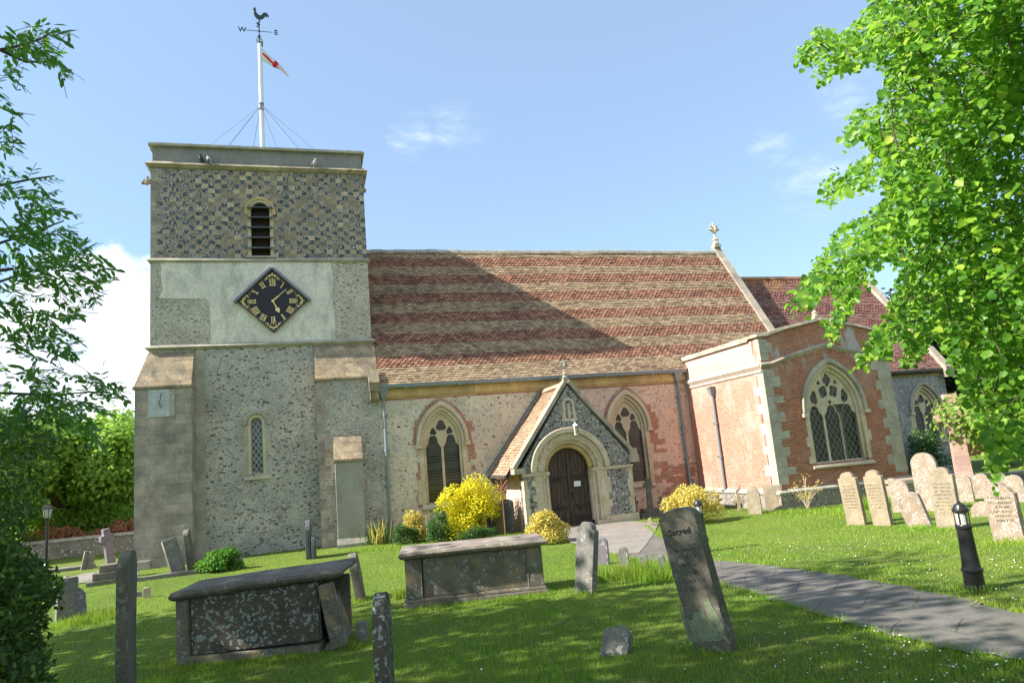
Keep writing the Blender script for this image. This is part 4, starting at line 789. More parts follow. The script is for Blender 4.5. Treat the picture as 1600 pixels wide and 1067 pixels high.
def hand(nm, ang, L, kind):
    mb = MB(); a = PI/2-ang; c_, s_ = math.cos(a), math.sin(a); P2 = lambda l, t: (l*c_-t*s_, l*s_+t*c_)
    poly = [P2(0, -.014), P2(.1, -.022), P2(.2, -.022), P2(L*.45, -.013), P2(L, -.008), P2(L, .008), P2(L*.45, .013), P2(.2, .022), P2(.1, .022), P2(0, .014)] if kind else [P2(0, -.014), P2(.2, -.02), P2(.27, -.02), P2(.30, -.075), P2(.37, -.06), P2(L, 0), P2(.37, .06), P2(.30, .075), P2(.27, .02), P2(.2, .02), P2(0, .014)]
    mb.prism(poly, -.115-.01*kind, -.108-.01*kind); mb.lathe([(.045, 0), (.045, .01)], 14, M=Matrix.Translation((0, -.106-.01*kind, 0)) @ Matrix.Rotation(PI/2, 4, 'X')); return obj(nm, mb, M['gold'], ck)
hand('hour_hand', R(154), .46, 0); hand('minute_hand', R(48), .60, 1)
# sundial
sn = empty('sundial', (-4.42, D-.002, 4.24), label='faded square sundial painted pale on the corner buttress of the tower', cat='sundial')
mb = MB(); mb.box(-.37, .22, -.025, 0, -.42, .42); obj('dial_plate', mb, stone('faded_dial_paint', (.50, .53, .55), (.42, .45, .47), lich=.3, dk=.3), sn)
mb = MB(); mb.box(.22, .37, -.027, 0, -.42, .42); obj('dial_margin', mb, M['stone_grey'], sn)
mb = MB(); mb.tube([(0, -.03, .30), (-.02, -.26, -.06)], .014, 6); mb.tube([(-.02, -.26, -.06), (0, -.03, -.12)], .012, 6); obj('gnomon', mb, M['iron'], sn)
mb = MB()
for k in range(7): a = R(195+25*k); mb.tube([(.06*math.cos(a), -.03, .1+.06*math.sin(a)), (.26*math.cos(a), -.03, .1+.30*math.sin(a))], .004, 4)
obj('hour_lines', mb, M['stone_grey'], sn)
# flagpole
FX, FYY = onY(407.5, 150, 27.2).x, 27.2
zt = onY(405, 68, FYY).z; fp = empty('flagpole', (FX, FYY, 12.5), label='white flagpole with wire stays on the tower roof', cat='flagpole')
mb = MB(); mb.tube([(0, 0, 0), (0, 0, zt-12.5)], [.085, .065], 14); obj('pole', mb, M['pole'], fp)
zc = onY(408, 168, FYY).z-12.5; mb = MB(); mb.lathe([(.12, 0), (.12, .04), (.10, .05), (.10, .22), (.12, .23), (.12, .27)], 12, (0, 0, zc-.1)); obj('stay_collar', mb, M['pipe'], fp)
for k in range(8):
    a = PI/8+k*PI/4; rx, ry = 3.1, 3.1; sc_ = min(rx/abs(math.cos(a)), ry/abs(math.sin(a))); mb = MB(); mb.tube([(.1*math.cos(a), .1*math.sin(a), zc), (sc_*math.cos(a)-FX-1.42, sc_*math.sin(a), .5)], .009, 4); obj('stay_wire', mb, M['pipe'], fp)
wv_ = empty('weather_vane', (FX, FYY, zt), label='dark cockerel weather vane above the compass letters at the top of the flagpole', cat='weather vane')
mb = MB(); mb.tube([(0, 0, 0), (0, 0, 1.0)], .022, 8); mb.lathe([(.05, 0), (.07, .03), (.03, .06)], 10, (0, 0, .28)); mb.lathe([(.03, -.03), (.055, 0), (.03, .03)], 10, (0, 0, .55)); mb.lathe([(.03, -.03), (.05, 0), (.03, .03)], 10, (0, 0, .86)); mb.lathe([(.08, 0), (.09, .03), (.05, .08)], 12, (0, 0, 0))
for k in range(8): a = k*PI/4; mb.tube([(.09*math.cos(a), .09*math.sin(a), .02), (.13*math.cos(a), .13*math.sin(a), .12), (.07*math.cos(a), .07*math.sin(a), .22), (.01*math.cos(a), .01*math.sin(a), .27)], .01, 4)
obj('spindle', mb, M['vane'], wv_)
mb = MB()
for a in (0, PI/2, PI, 1.5*PI): mb.tube([(0, 0, .55), (.52*math.cos(a), .52*math.sin(a), .55)], .013, 5)
obj('compass_arms', mb, M['vane'], wv_)
for ch, a in (('E', 0), ('N', PI/2), ('W', PI), ('S', 1.5*PI)):
    rr = .66; me = textmesh(ch, .30, .02, -.01, .006); me.transform(Matrix.Translation((rr*math.cos(a), rr*math.sin(a), .55 if ch in 'EW' else .38))); obj('compass_letter', me, M['vane'], wv_)
ckp = [(-.30, .62), (-.26, .68), (-.22, .72), (-.24, .78), (-.17, .76), (-.13, .68), (-.15, .60), (-.10, .45), (.02, .32), (.14, .34), (.20, .46), (.30, .52), (.42, .48), (.50, .36), (.52, .22), (.44, .32), (.40, .20), (.34, .30), (.26, .18), (.18, .10), (.06, .06), (.04, 0), (.09, -.03), (.04, -.06), (-.02, -.04), (0, .05), (-.10, .10), (-.20, .22), (-.25, .40), (-.23, .55)]
obj('cockerel', plate([ckp], .03, .004, -.015, Matrix.Translation((0, 0, 1.03)) @ Matrix.Scale(.78, 4)), M['vane'], wv_)
# flag (hangs limp from the pole)
mbv = []; nu, nv = 14, 8; vs = []; fs = []
for i in range(nu+1):
    for j in range(nv+1):
        u = i/nu; v_ = j/nv
        x = .09+u*1.02+.05*math.sin(v_*5+u*3); z = -.15-u*1.12-.05*u*math.sin(6*u)-v_*(.36*(1-u)**1.6+.15); y = .05*math.sin(u*9+v_*6)*(.3+u)-.05+.07*math.sin(v_*9)
        vs.append((x-.18*v_*(u < .4)*0, y, z))
for i in range(nu):
    for j in range(nv): a = i*(nv+1)+j; fs.append((a, a+nv+1, a+nv+2, a+1))
me = bpy.data.meshes.new('flag'); me.from_pydata(vs, [], fs); white = NT('white_flag_cloth').bsdf((.78, .78, .80), .8, None, .2, 0, (.7, .7, .7), .3); red = NT('red_flag_cloth').bsdf((.60, .03, .05), .8, None, .2, 0, (.6, .05, .05), .3)
me.materials.append(white); me.materials.append(red)
for p in me.polygons:
    i, j = divmod(p.index, nv); p.material_index = 1 if (i in (6, 7) or j in (3, 4)) else 0
fl_ = empty('flag', (FX, FYY, zt-.1), label='white flag with a red cross drooping from the flagpole', cat='flag'); obj('cloth', me, None, fl_, smooth=True)
mb = MB(); mb.tube([(.09, 0, .05), (.085, 0, -4.5)], .006, 4); obj('halyard', mb, M['pipe'], fl_)
# gargoyles
for (x, s, lb_) in ((TX0, -1, 'west'), (TX1, 1, 'east')):
    mb = MB(); mb.tube([(x-.05*s, 24.1, 11.86), (x+.10*s, 24.1, 11.88), (x+.2*s, 24.1, 11.84), (x+.30*s, 24.1, 11.9)] if s < 0 else [(x-.05, 24.1, 11.75), (x+.07, 24.1, 11.76), (x+.13, 24.1, 11.74)], [.07, .09, .11, .07] if s < 0 else [.09, .1, .05], 8)
    if s < 0: mb.box(x-.36, x-.22, 24.04, 24.16, 11.78, 11.82); mb.lathe([(.01, -.05), (.05, 0), (.01, .06)], 6, (x-.16, 24.02, 11.98))
    CP('gargoyle', mb, M['weathering'], label='carved waterspout on the %s side' % lb_)
# birds on the cornice
def bird(loc, rz, lab, body):
    e = empty('perched_bird', loc, rz, lab, 'bird', 'birds perched on the tower cornice')
    mb = MB(); Mt = Matrix.Rotation(R(-30), 4, 'Y')
    mb.lathe([(.012, -.16), (.045, -.10), (.075, 0), (.07, .07), (.045, .13), (.02, .15)], 10, M=Matrix.Translation((0, 0, .13)) @ Mt)
    mb.lathe([(.01, -.05), (.04, -.02), (.048, .01), (.03, .045), (.005, .055)], 10, (-.07, 0, .27)); mb.lathe([(.014, 0), (.002, .05)], 6, M=Matrix.Translation((-.11, 0, .275)) @ Matrix.Rotation(R(-95), 4, 'Y'))
    mb.hexa([(.05, -.03, .02), (.16, -.025, -.10), (.16, .025, -.10), (.05, .03, .02), (.07, -.03, .05), (.18, -.025, -.07), (.18, .025, -.07), (.07, .03, .05)])
    obj('body', mb, body, e, smooth=True)
    for s in (-1, 1): mb = MB(); mb.lathe([(.004, -.14), (.03, -.06), (.04, .02), (.015, .09)], 8, M=Matrix.Translation((.03, s*.06, .12)) @ Mt @ Matrix.Scale(.45, 4, (0, 1, 0))); obj('wing', mb, M['bird'], e, smooth=True)
    for s in (-1, 1): mb = MB(); mb.tube([(-.01, s*.03, .07), (-.02, s*.03, 0)], .007, 5); obj('leg', mb, M['bird'], e)
cy_ = TY-.10
for (px, py, rz, lab, bm_) in ((314.5, 253, 1.2, 'slim blue grey bird on the tower cornice, leftmost of three', M['bird']), (327, 257, -.6, 'larger black and white bird on the tower cornice beside the slim one', M['bird_pale']), (491, 259, 2.4, 'lone dark headed bird near the right end of the tower cornice', M['bird_pale'])):
    p = onY(px, py+6, cy_); bird((p.x, cy_, 12.36), rz, lab, bm_)
# porch lantern
ln_ = empty('porch_lantern', (7.87, PY, 2.62), label='small hanging lantern on a bracket above the porch arch', cat='lantern')
mb = MB(); mb.tube([(0, 0, .0), (0, -.15, .06), (0, -.33, .04), (0, -.36, -.04)], .014, 6); mb.box(-.04, .04, -.012, 0, -.1, .1); obj('bracket', mb, M['pipe'], ln_)
mb = MB(); mb.lathe([(.10, -.12), (.055, -.07), (.025, -.04), (.02, -.02)], 6, (0, -.36, 0)); mb.lathe([(.065, -.36), (.06, -.40), (.02, -.42)], 6, (0, -.36, 0)); obj('cap', mb, M['pole'], ln_)
mb = MB(); mb.lathe([(.055, -.355), (.082, -.125)], 6, (0, -.36, 0)); obj('lamp_glass', mb, M['lampglass'], ln_)
mb = MB()
for k in range(6): a = k*PI/3; mb.tube([(.06*math.cos(a), -.36+.06*math.sin(a), -.36), (.09*math.cos(a), -.36+.09*math.sin(a), -.12)], .008, 4)
obj('glazing_bars', mb, M['rust'], ln_)
# ================================================================== GROUND, PATH
N = NT('meadow_ground'); c = N.co(); n1 = N.noise(c, .35, 5, .6); n2 = N.noise(c, 3.5, 6, .7)
col = N.mix(N.mr(n1, .35, .65), (.10, .16, .022), (.15, .21, .03)); col = N.mix(N.mr(n2, .52, .72, 0, .6), col, (.17, .14, .055)); col = N.mix(.6, col, N.ramp(N.noise(c, 40, 4, .8), [(.3, (.5, .5, .5)), (.7, (1.4, 1.4, 1.3))]), 'MULTIPLY')
M['ground'] = N.bsdf(col, .95, N.bump(N.noise(c, 45, 5, .8), .04, 1))
xs = np.unique(np.concatenate([-np.geomspace(14, 700, 14), np.arange(-14, 34, .6), np.geomspace(34, 700, 14)])); ys = np.unique(np.concatenate([-np.geomspace(2, 400, 12), np.arange(-2, 32, .5), np.geomspace(32, 900, 16)]))
V = [(x, y, zg(x, y)) for y in ys for x in xs]; nx = len(xs); F = [(j*nx+i, j*nx+i+1, (j+1)*nx+i+1, (j+1)*nx+i) for j in range(len(ys)-1) for i in range(nx-1)]
me = bpy.data.meshes.new('ground'); me.from_pydata(V, [], F); tag(obj('ground', me, M['ground'], smooth=True), kind='structure')

def strip(name, near, far, mat, lift, n=110, m=9, jag=.06):
    def res(pts, n):
        P = [G(*p) for p in pts]; L = [0]
        for a, b_ in zip(P[:-1], P[1:]): L.append(L[-1]+(b_-a).length)
        o = []
        for k in range(n):
            t = L[-1]*k/(n-1); i = max(j for j in range(len(L)) if L[j] <= t+1e-9); i = min(i, len(P)-2); f = (t-L[i])/max(L[i+1]-L[i], 1e-6); o.append(P[i].lerp(P[i+1], f))
        return o
    A, B_ = res(near, n), res(far, n); V = []; r = random.Random(4)
    for i in range(n):
        for j in range(m):
            p = A[i].lerp(B_[i], j/(m-1))
            if j in (0, m-1): p = p+Vector((r.uniform(-jag, jag), r.uniform(-jag, jag), 0))
            V.append((p.x, p.y, zg(p.x, p.y)+lift))
    F = [(i*m+j, i*m+j+1, (i+1)*m+j+1, (i+1)*m+j) for i in range(n-1) for j in range(m-1)]
    me = bpy.data.meshes.new(name); me.from_pydata(V, [], F)
    uv = me.uv_layers.new(name='UVMap'); W = (A[n//2]-B_[n//2]).length; Lm = sum((A[i+1]-A[i]).length for i in range(n-1))
    for lp in me.loops: i, j = divmod(lp.vertex_index, m); uv.data[lp.index].uv = (Lm*i/(n-1), W*j/(m-1))
    bm = bmesh.new(); bm.from_mesh(me); bmesh.ops.recalc_face_normals(bm, faces=bm.faces)
    if bm.faces[0].normal.z < 0: bmesh.ops.reverse_faces(bm, faces=bm.faces)
    bm.to_mesh(me); bm.free()
    tag(obj(name, me, mat), kind='structure'); return A, B_
def paving(name, flags=True):
    N = NT(name); uv_ = N.n('ShaderNodeUVMap').outputs[0]; c = N.co(); br = N.n('ShaderNodeTexBrick'); N.put(N.mix(.10, uv_, N.noise(c, 2.5, 3, out='Color'), 'ADD'), br.inputs['Vector'])
    for k, v in (('Scale', 1), ('Brick Width', 1.15), ('Row Height', .8), ('Mortar Size', .011), ('Bias', 0)): br.inputs[k].default_value = v
    N.put((.125, .118, .108), br.inputs['Color1']); N.put((.15, .14, .128), br.inputs['Color2']); N.put((.08, .08, .055), br.inputs['Mortar'])
    col = br.outputs['Color'] if flags else N.mix(N.noise(c, 1.5, 4), (.20, .18, .16), (.26, .235, .205))
    col = N.mix(.55, col, N.ramp(N.noise(c, 2.3, 6, .7), [(.3, (.6, .6, .6)), (.7, (1.35, 1.3, 1.25))]), 'MULTIPLY'); col = N.mix(.4, col, N.ramp(N.noise(c, 60, 3, .8), [(.3, (.5, .5, .5)), (.7, (1.4, 1.4, 1.4))]), 'MULTIPLY')
    col = N.mix(N.mr(N.noise(N.map(c, loc=(3, 1, 0)), 4, 6, .7), .58, .66, 0, .6), col, (.07, .09, .025))
    h = N.math('SUBTRACT', N.noise(c, 6, 6, .7), N.math('MULTIPLY', br.outputs['Fac'], .5 if flags else 0)); return N.bsdf(col, .8, N.bump(h, .02, .7), .35)
PN = [(905, 868), (955, 866), (1010, 878), (1110, 908), (1200, 935), (1300, 968), (1400, 996), (1500, 1018), (1600, 1036), (1900, 1085)]
PF = [(1010, 822), (1040, 843), (1075, 863), (1120, 876), (1200, 884), (1300, 897), (1400, 914), (1500, 936), (1600, 960), (1900, 1010)]
strip('path', PN, PF, paving('path_flagstones'), .016)
strip('porch_approach', [(868, 838), (900, 852), (935, 866), (1000, 866)], [(880, 822), (935, 819), (985, 815), (1030, 819)], paving('worn_tarmac', False), .024, 16, 5)
strip('far_path', [(118, 913), (150, 908), (215, 900)], [(95, 905), (150, 893), (215, 884)], paving('far_gravel', False), .02, 10, 4)

# ================================================================== LEAF AND TREE TOOLS
def leafcloud(name, P, Dr, Nn, Ln, Wd, fold=.18, shape='leaf'):
    """P base points, Dr leaf directions, Nn approximate normals, Ln lengths, Wd widths: every leaf two folded faces"""
    n = len(P); Dr = Dr/np.linalg.norm(Dr, axis=1, keepdims=True); S = np.cross(Dr, Nn); S /= np.linalg.norm(S, axis=1, keepdims=True)+1e-9; Nn = np.cross(S, Dr)
    L = Ln[:, None]; W = Wd[:, None]/2
    if shape == 'leaf': pts = [(0, 0, 0), (1, .3, 1), (.85, .72, 1), (0, 1, -.3), (-.85, .72, 1), (-1, .3, 1)]; fc = [(0, 1, 2, 3), (0, 3, 4, 5)]
    elif shape == 'quad': pts = [(-.8, 0, 0), (.8, .12, .4), (1, .9, 0), (-.7, 1, .5)]; fc = [(0, 1, 2, 3)]
    else: pts = [(-.5, 0, 0), (.5, 0, 0), (0, 1, 0)]; fc = [(0, 1, 2)]
    k = len(pts); V = np.empty((n, k, 3))
    for i, (a, b_, f_) in enumerate(pts): V[:, i] = P+S*W*a+Dr*L*b_+Nn*(W*2*fold*f_)
    m_ = len(fc); me = bpy.data.meshes.new(name); me.vertices.add(n*k); me.vertices.foreach_set('co', V.ravel())
    lens = [len(f_) for f_ in fc]; base = (np.arange(n)*k)[:, None]; flat = np.concatenate([np.array(f_) for f_ in fc])[None, :]+base
    me.loops.add(flat.size); me.loops.foreach_set('vertex_index', flat.ravel().astype(np.int32))
    st_ = np.cumsum([0]+lens[:-1]); per = sum(lens); ls = (np.arange(n)*per)[:, None]+st_[None, :]
    me.polygons.add(n*m_); me.polygons.foreach_set('loop_start', ls.ravel().astype(np.int32)); me.update(calc_edges=True); return me
def unit(a): return a/(np.linalg.norm(a, axis=-1, keepdims=True)+1e-9)
CAMM = np.array([list(RT), list(UP), list(fwd)])
def project(P):
    v = (P-np.array(EYE)) @ CAMM.T; z = np.where(np.abs(v[:, 2]) < .01, .01, v[:, 2]); return 800+FPX*v[:, 0]/z, 533.5-FPX*v[:, 1]/z, v[:, 2]
def inpoly(x, y, poly):
    c_ = np.zeros(len(x), bool); n = len(poly); j = n-1
    for i in range(n):
        xi, yi = poly[i]; xj, yj = poly[j]; t = ((yi > y) != (yj > y)) & (x < (xj-xi)*(y-yi)/((yj-yi) or 1e-9)+xi); c_ ^= t; j = i
    return c_
def limbs(mb, base, ends, r0, rmin=.02, bend=.3, seed=0):
    r = random.Random(seed); base = Vector(base)
    for e in ends:
        e = Vector(e); mid = base.lerp(e, .5)+Vector((r.uniform(-bend, bend), r.uniform(-bend, bend), r.uniform(0, bend))); pts = [base.lerp(mid, t)*(1-t)+mid.lerp(e, t)*t for t in [k/7 for k in range(8)]]
        mb.tube(pts, [r0*(1-t)**.8+rmin*t for t in [k/7 for k in range(8)]], 7)
def far_tree(name, label, loc, H, crown_z, rad, n, leaf, mat, seed, group=None, ntrunk=1, lobes=26, trunk_r=.25, cat='tree', flatten=1.0, squash=.5, shape='quad', inner=.25):
    g = np.random.default_rng(seed); e = empty(name, loc, 0, label, cat, group)
    mb = MB(); th = crown_z*.8; mb.tube([(0, 0, -.3), (.05, 0, th*.5), (0, .05, th)], [trunk_r*1.3, trunk_r, trunk_r*.8], 9)
    cz = (crown_z+H)/2; rz_ = (H-crown_z)/2
    th_ = g.uniform(0, 2*PI, lobes); ph = np.arccos(g.uniform(-1, 1, lobes)); q = g.uniform(.45, .85, lobes)
    LC = np.stack([rad*q*np.sin(ph)*np.cos(th_), rad*flatten*q*np.sin(ph)*np.sin(th_), cz+rz_*q*np.cos(ph)], 1); LR = rad*g.uniform(.26, .44, lobes)
    limbs(mb, (0, 0, th*.9), [tuple(p) for p in LC[:14]], trunk_r*.55, .03, rad*.12, seed); obj('trunk', mb, M['bark'], e)
    k = g.integers(0, lobes, n); d = unit(g.normal(size=(n, 3))); d[:, 2] = np.abs(d[:, 2])*np.where(g.random(n) < .8, 1, -1); rr = LR[k]*g.uniform(inner, 1, n)**.35
    P = LC[k]+d*rr[:, None]*np.array([1, 1, squash+.35]); P += g.normal(size=(n, 3))*leaf*.6
    Nn = unit(d+np.array([0, 0, .5])+g.normal(size=(n, 3))*.55); Dr = unit(np.cross(Nn, g.normal(size=(n, 3)))+np.array([0, 0, -.3])); Ln = leaf*g.uniform(.6, 1.3, n)
    P[:, 2] = np.maximum(P[:, 2], .05)
    obj('crown', leafcloud('crown', P, Dr, Nn, Ln, Ln*.75, .15, shape), M[mat], e); return e
def bush(name, label, loc, rx, ry, rz, n, leaf, mat, seed, lumps=16, group=None, cat='shrub', shape='leaf', mat2=None, n2=0, leaf2=None, top_only=False, wid=.55):
    g = np.random.default_rng(seed); e = empty(name, loc, 0, label, cat, group)
    th_ = g.uniform(0, 2*PI, lumps); ph = np.arccos(g.uniform(-.1, 1, lumps)); q = g.uniform(.35, .78, lumps)
    LC = np.stack([rx*q*np.sin(ph)*np.cos(th_), ry*q*np.sin(ph)*np.sin(th_), rz*(.08+q*np.cos(ph))], 1); LR = g.uniform(.30, .46, lumps)
    def cl(n, leaf, m_, nm, outw):
        k = g.integers(0, lumps, n); d = unit(g.normal(size=(n, 3))); d[:, 2] = np.where(d[:, 2] < -.3, -d[:, 2], d[:, 2]); rr = LR[k]*(g.uniform(.25, 1, n)**.4)*outw
        P = LC[k]+d*rr[:, None]*np.array([rx, ry, rz*.85]); P[:, 2] = np.maximum(P[:, 2], .01); Nn = unit(d+g.normal(size=(n, 3))*.5); Dr = unit(np.cross(Nn, g.normal(size=(n, 3)))+d*.5); Ln = leaf*g.uniform(.6, 1.3, n)
        return obj(nm, leafcloud(nm, P, Dr, Nn, Ln, Ln*wid, .2, shape), M[m_], e)
    cl(n, leaf, mat, 'foliage', 1.0)
    if mat2: cl(n2, leaf2 or leaf, mat2, 'blossom', 1.06)
    mb = MB(); limbs(mb, (0, 0, 0), [tuple(p) for p in LC[:7]], .02*max(rz, .4), .006, rz*.1, seed); obj('stems', mb, M['twig'], e); return e

# --- lime tree hanging in from the right
LIME = [(1362, -400), (1362, 0), (1345, 35), (1310, 45), (1275, 40), (1248, 75), (1250, 108), (1275, 95), (1282, 140), (1300, 112), (1330, 112), (1365, 92), (1390, 120), (1375, 160), (1345, 170), (1320, 185), (1322, 235), (1345, 215), (1368, 235), (1330, 262), (1300, 270), (1283, 300), (1290, 325), (1320, 300), (1350, 305), (1378, 272), (1385, 300), (1368, 325), (1330, 345), (1290, 370), (1280, 400), (1240, 460), (1233, 500), (1262, 480), (1300, 445), (1303, 480), (1290, 520), (1292, 552), (1330, 480), (1360, 435), (1392, 400), (1408, 425), (1400, 455), (1385, 490), (1350, 540), (1335, 580), (1375, 560), (1410, 520), (1415, 575), (1432, 560), (1470, 520), (1500, 590), (1528, 655), (1555, 690), (1540, 720), (1555, 765), (1575, 715), (1600, 705), (1640, 900), (2600, 900), (2600, -400)]
g = np.random.default_rng(21); lime = empty('lime_tree', (9.6, 4.6, zg(9.6, 4.6)), 0, 'large lime tree with bright heart shaped leaves hanging over the right side of the churchyard', 'tree')
cand = []; tw = MB()
nS = 17000; px_ = g.uniform(1225, 2300, nS); py_ = g.uniform(-350, 800, nS); dd_ = g.uniform(4.3, 8.6, nS)
ok = inpoly(px_, py_, LIME); Pt, Dt, Nt_, Lt = [], [], [], []; cnt = 0
core = lambda x, y: x > 1440+.0*y
for i in np.where(ok)[0]:
    x, y, d_ = px_[i], py_[i], dd_[i]
    if x > 1600 and g.random() < .6: continue
    o = np.array(EYE)+np.array(pix(x, y))*d_; L = g.uniform(.25, .55); dirn = unit(np.array([-.55, -.25, -.35])+g.normal(size=3)*.38)
    nl = int(L/.038); pts = []; q = o.copy(); dn = dirn.copy()
    for s in range(nl):
        pts.append(q.copy()); q = q+dn*.038; dn = unit(dn+np.array([0, 0, -.07])+g.normal(size=3)*.05)
    pts = np.array(pts); sx, sy, sz = project(pts); inn = inpoly(sx+g.normal(size=len(sx))*3, sy+g.normal(size=len(sx))*3, LIME)
    if inn.sum() < 3: continue
    last = np.where(inn)[0][-1]
    if g.random() < .5 and last >= 4 and inn[:last+1].all(): tw.tube([tuple(p) for p in pts[:last:3]], .0035, 4) if last >= 5 else None
    for s in range(last+1):
        if not inn[s]: continue
        for rep in range(2 if g.random() < .3 else 1):
            Pt.append(pts[s]+g.normal(size=3)*.012); side = unit(np.cross(dirn, [0, 0, 1]))*(1 if s % 2 else -1)
            Dt.append(unit(side*.8+dirn*.45+np.array([0, 0, -.55])+g.normal(size=3)*.3)); Nt_.append(unit(np.array([-.35, -.35, .75])+g.normal(size=3)*.42)); Lt.append(g.uniform(.026, .056))
Pt, Dt, Nt_, Lt = map(np.array, (Pt, Dt, Nt_, Lt)); print('lime leaves', len(Pt))
loc_l = np.array(lime.location); obj('crown', leafcloud('crown', Pt-loc_l, Dt, Nt_, Lt, Lt*.92, .14), M['lime_leaf'], lime)
tips = [(1430, 90, 6.2), (1440, 400, 5.6), (1480, 500, 5.4), (1550, 200, 6.5), (1580, 380, 6), (1500, 60, 7), (1620, -120, 7)]
# unseen top of the crown, added above and behind the camera to darken the foreground
cA = np.array([[9.5, 4.0, 9.0], [6.5, 0.5, 9.2], [3.0, -2.5, 9.0], [8.5, -3.0, 8.0], [1.0, 1.2, 10.2], [12.5, 3.5, 8.0]]); g = np.random.default_rng(77); nU = 6500; sub = cA[g.integers(0, 6, 110)]+unit(g.normal(size=(110, 3)))*np.array([2.6, 2.4, 1.7])*g.uniform(.3, 1, (110, 1)); P = sub[g.integers(0, 110, nU)]+g.normal(size=(nU, 3))*.45
sx, sy, sz = project(P); P = P[~((sz > 0) & (sx > -50) & (sx < 1650) & (sy > -60))]; nU = len(P)
upper = leafcloud('crown', P-loc_l, unit(g.normal(size=(nU, 3))+np.array([0, 0, -.5])), unit(g.normal(size=(nU, 3))*.5+np.array([0, 0, .8])), g.uniform(.12, .2, nU), g.uniform(.1, .16, nU), .12)
me_ = joinmesh('crown', [lime.children[0].data, upper]); me_.materials.append(M['lime_leaf']); lime.children[0].data = me_
b3 = MB(); base = Vector((9.6, 4.6, 3.0))
for c3 in cA: limbs(b3, (9.6, 4.6, 6.5), [tuple(c3)], .12, .03, .2, 3)
for i, (x, y, d_) in enumerate(tips): limbs(b3, base+Vector((0, 0, .35*i*.6)), [tuple(EYE+pix(x, y)*d_)], .04, .003, .15, i)
b3.v = [tuple(Vector(v)-Vector(loc_l)) for v in b3.v]; b3.tube([(0, 0, -.3), (.1, 0, 2.5), (0, .1, 6.5), (.1, 0, 9.5)], [.38, .3, .22, .08], 10); obj('trunk', b3, M['bark'], lime)
tw.v = [tuple(Vector(v)-Vector(loc_l)) for v in tw.v]; obj('twigs', tw, M['twig'], lime)

# --- ash tree on the left
ASH = [(-900, -500), (15, -500), (0, -20), (-30, 60), (6, 50), (30, 55), (60, 30), (112, 38), (112, 60), (80, 70), (108, 110), (95, 125), (70, 100), (35, 95), (30, 120), (40, 160), (20, 190), (28, 235), (-5, 240), (5, 258), (55, 262), (95, 275), (88, 300), (75, 310), (120, 330), (108, 355), (135, 378), (180, 405), (188, 435), (160, 445), (168, 478), (135, 470), (125, 500), (75, 500), (110, 520), (135, 545), (120, 560), (80, 560), (95, 580), (150, 578), (192, 600), (198, 625), (165, 628), (170, 650), (130, 640), (175, 690), (160, 712), (120, 690), (90, 660), (60, 650), (-20, 700), (-900, 800)]
g = np.random.default_rng(5); ash = empty('ash_tree', (-7.6, 7.4, zg(0, 7.4)), 0, 'dark green tree with pinnate leaves reaching in from the left edge', 'tree')
Pt, Dt, Nt_, Lt = [], [], [], []; tw = MB()
nS = 5000; px_ = g.uniform(-500, 200, nS); py_ = g.uniform(-450, 760, nS); dd_ = g.uniform(5.0, 7.5, nS)
ok = inpoly(px_, py_, ASH)
for i in np.where(ok)[0]:
    x, y, d_ = px_[i], py_[i], dd_[i]
    if x < 0 and g.random() < .75: continue
    o = np.array(EYE)+np.array(pix(x, y))*d_; rach = unit(np.array([.62, -.1, -.10])+g.normal(size=3)*.6); L = g.uniform(.18, .32)
    q = o.copy(); dn = rach.copy(); pts = []
    for s in range(7): pts.append(q.copy()); q = q+dn*L/6.5; dn = unit(dn+np.array([0, 0, -.08]))
    pts = np.array(pts); sx, sy, sz = project(pts); inn = inpoly(sx, sy, ASH)
    if inn.sum() < 3: continue
    if x > -30: tw.tube([tuple(pts[1]), tuple(pts[3]), tuple(pts[5])], .0018, 4)
    side = unit(np.cross(rach, unit(np.array([.2, -.3, .9])+g.normal(size=3)*.3)))
    for s in range(1, 7):
        if not inn[s]: continue
        for sg in ((-1, 1) if s < 6 else (0,)):
            Pt.append(pts[s]); Dt.append(unit(side*sg*.85+rach*.6+np.array([0, 0, -.22])+g.normal(size=3)*.1)); Nt_.append(unit(np.array([-.1, -.3, .9])+g.normal(size=3)*.3)); Lt.append(g.uniform(.055, .08))
n_near = len(Pt)
nb = 17000                                          # the rest of the crown, west of the picture, which shades the lawn
C3 = np.array([[-7.8, 7.2, 6.6], [-8.2, 10.2, 5.2], [-8.4, 4.8, 7.6], [-6.9, 8.0, 9.0], [-9.6, 12.6, 4.6], [-6.6, 3.2, 7.2]]); R3 = np.array([[2.7, 2.8, 2.6], [2.4, 2.6, 2.2], [2.6, 2.4, 2.4], [2.4, 2.6, 2.0], [2.2, 1.8, 1.6], [2.2, 2.0, 1.9]])
sub = np.concatenate([C3[g.integers(0, 6, 150)]+0*g.normal(size=(150, 3))]); kk = g.integers(0, 6, 150); sub = C3[kk]+unit(g.normal(size=(150, 3)))*R3[kk]*g.uniform(.35, 1, (150, 1))
k = g.integers(0, 150, nb); P = sub[k]+g.normal(size=(nb, 3))*.42; sx, sy, sz = project(P); keep = ~((sz > 0) & (sx > -60) & (sy < 1300)) ; P = P[keep]; nb = len(P)
Pt = np.concatenate([np.array(Pt), P]); Dt = np.concatenate([np.array(Dt), unit(g.normal(size=(nb, 3))+np.array([0, 0, -.5]))]); Nt_ = np.concatenate([np.array(Nt_), unit(g.normal(size=(nb, 3))*.5+np.array([-.3, 0, .8]))]); Lt = np.concatenate([np.array(Lt), g.uniform(.12, .22, nb)])
Wd_ = np.where(np.arange(len(Lt)) < n_near, Lt*.38, Lt*.7); print('ash leaves', n_near, nb)
loc_a = np.array(ash.location); obj('crown', leafcloud('crown', Pt-loc_a, Dt, Nt_, Lt, Wd_, .12), M['ash_leaf'], ash)
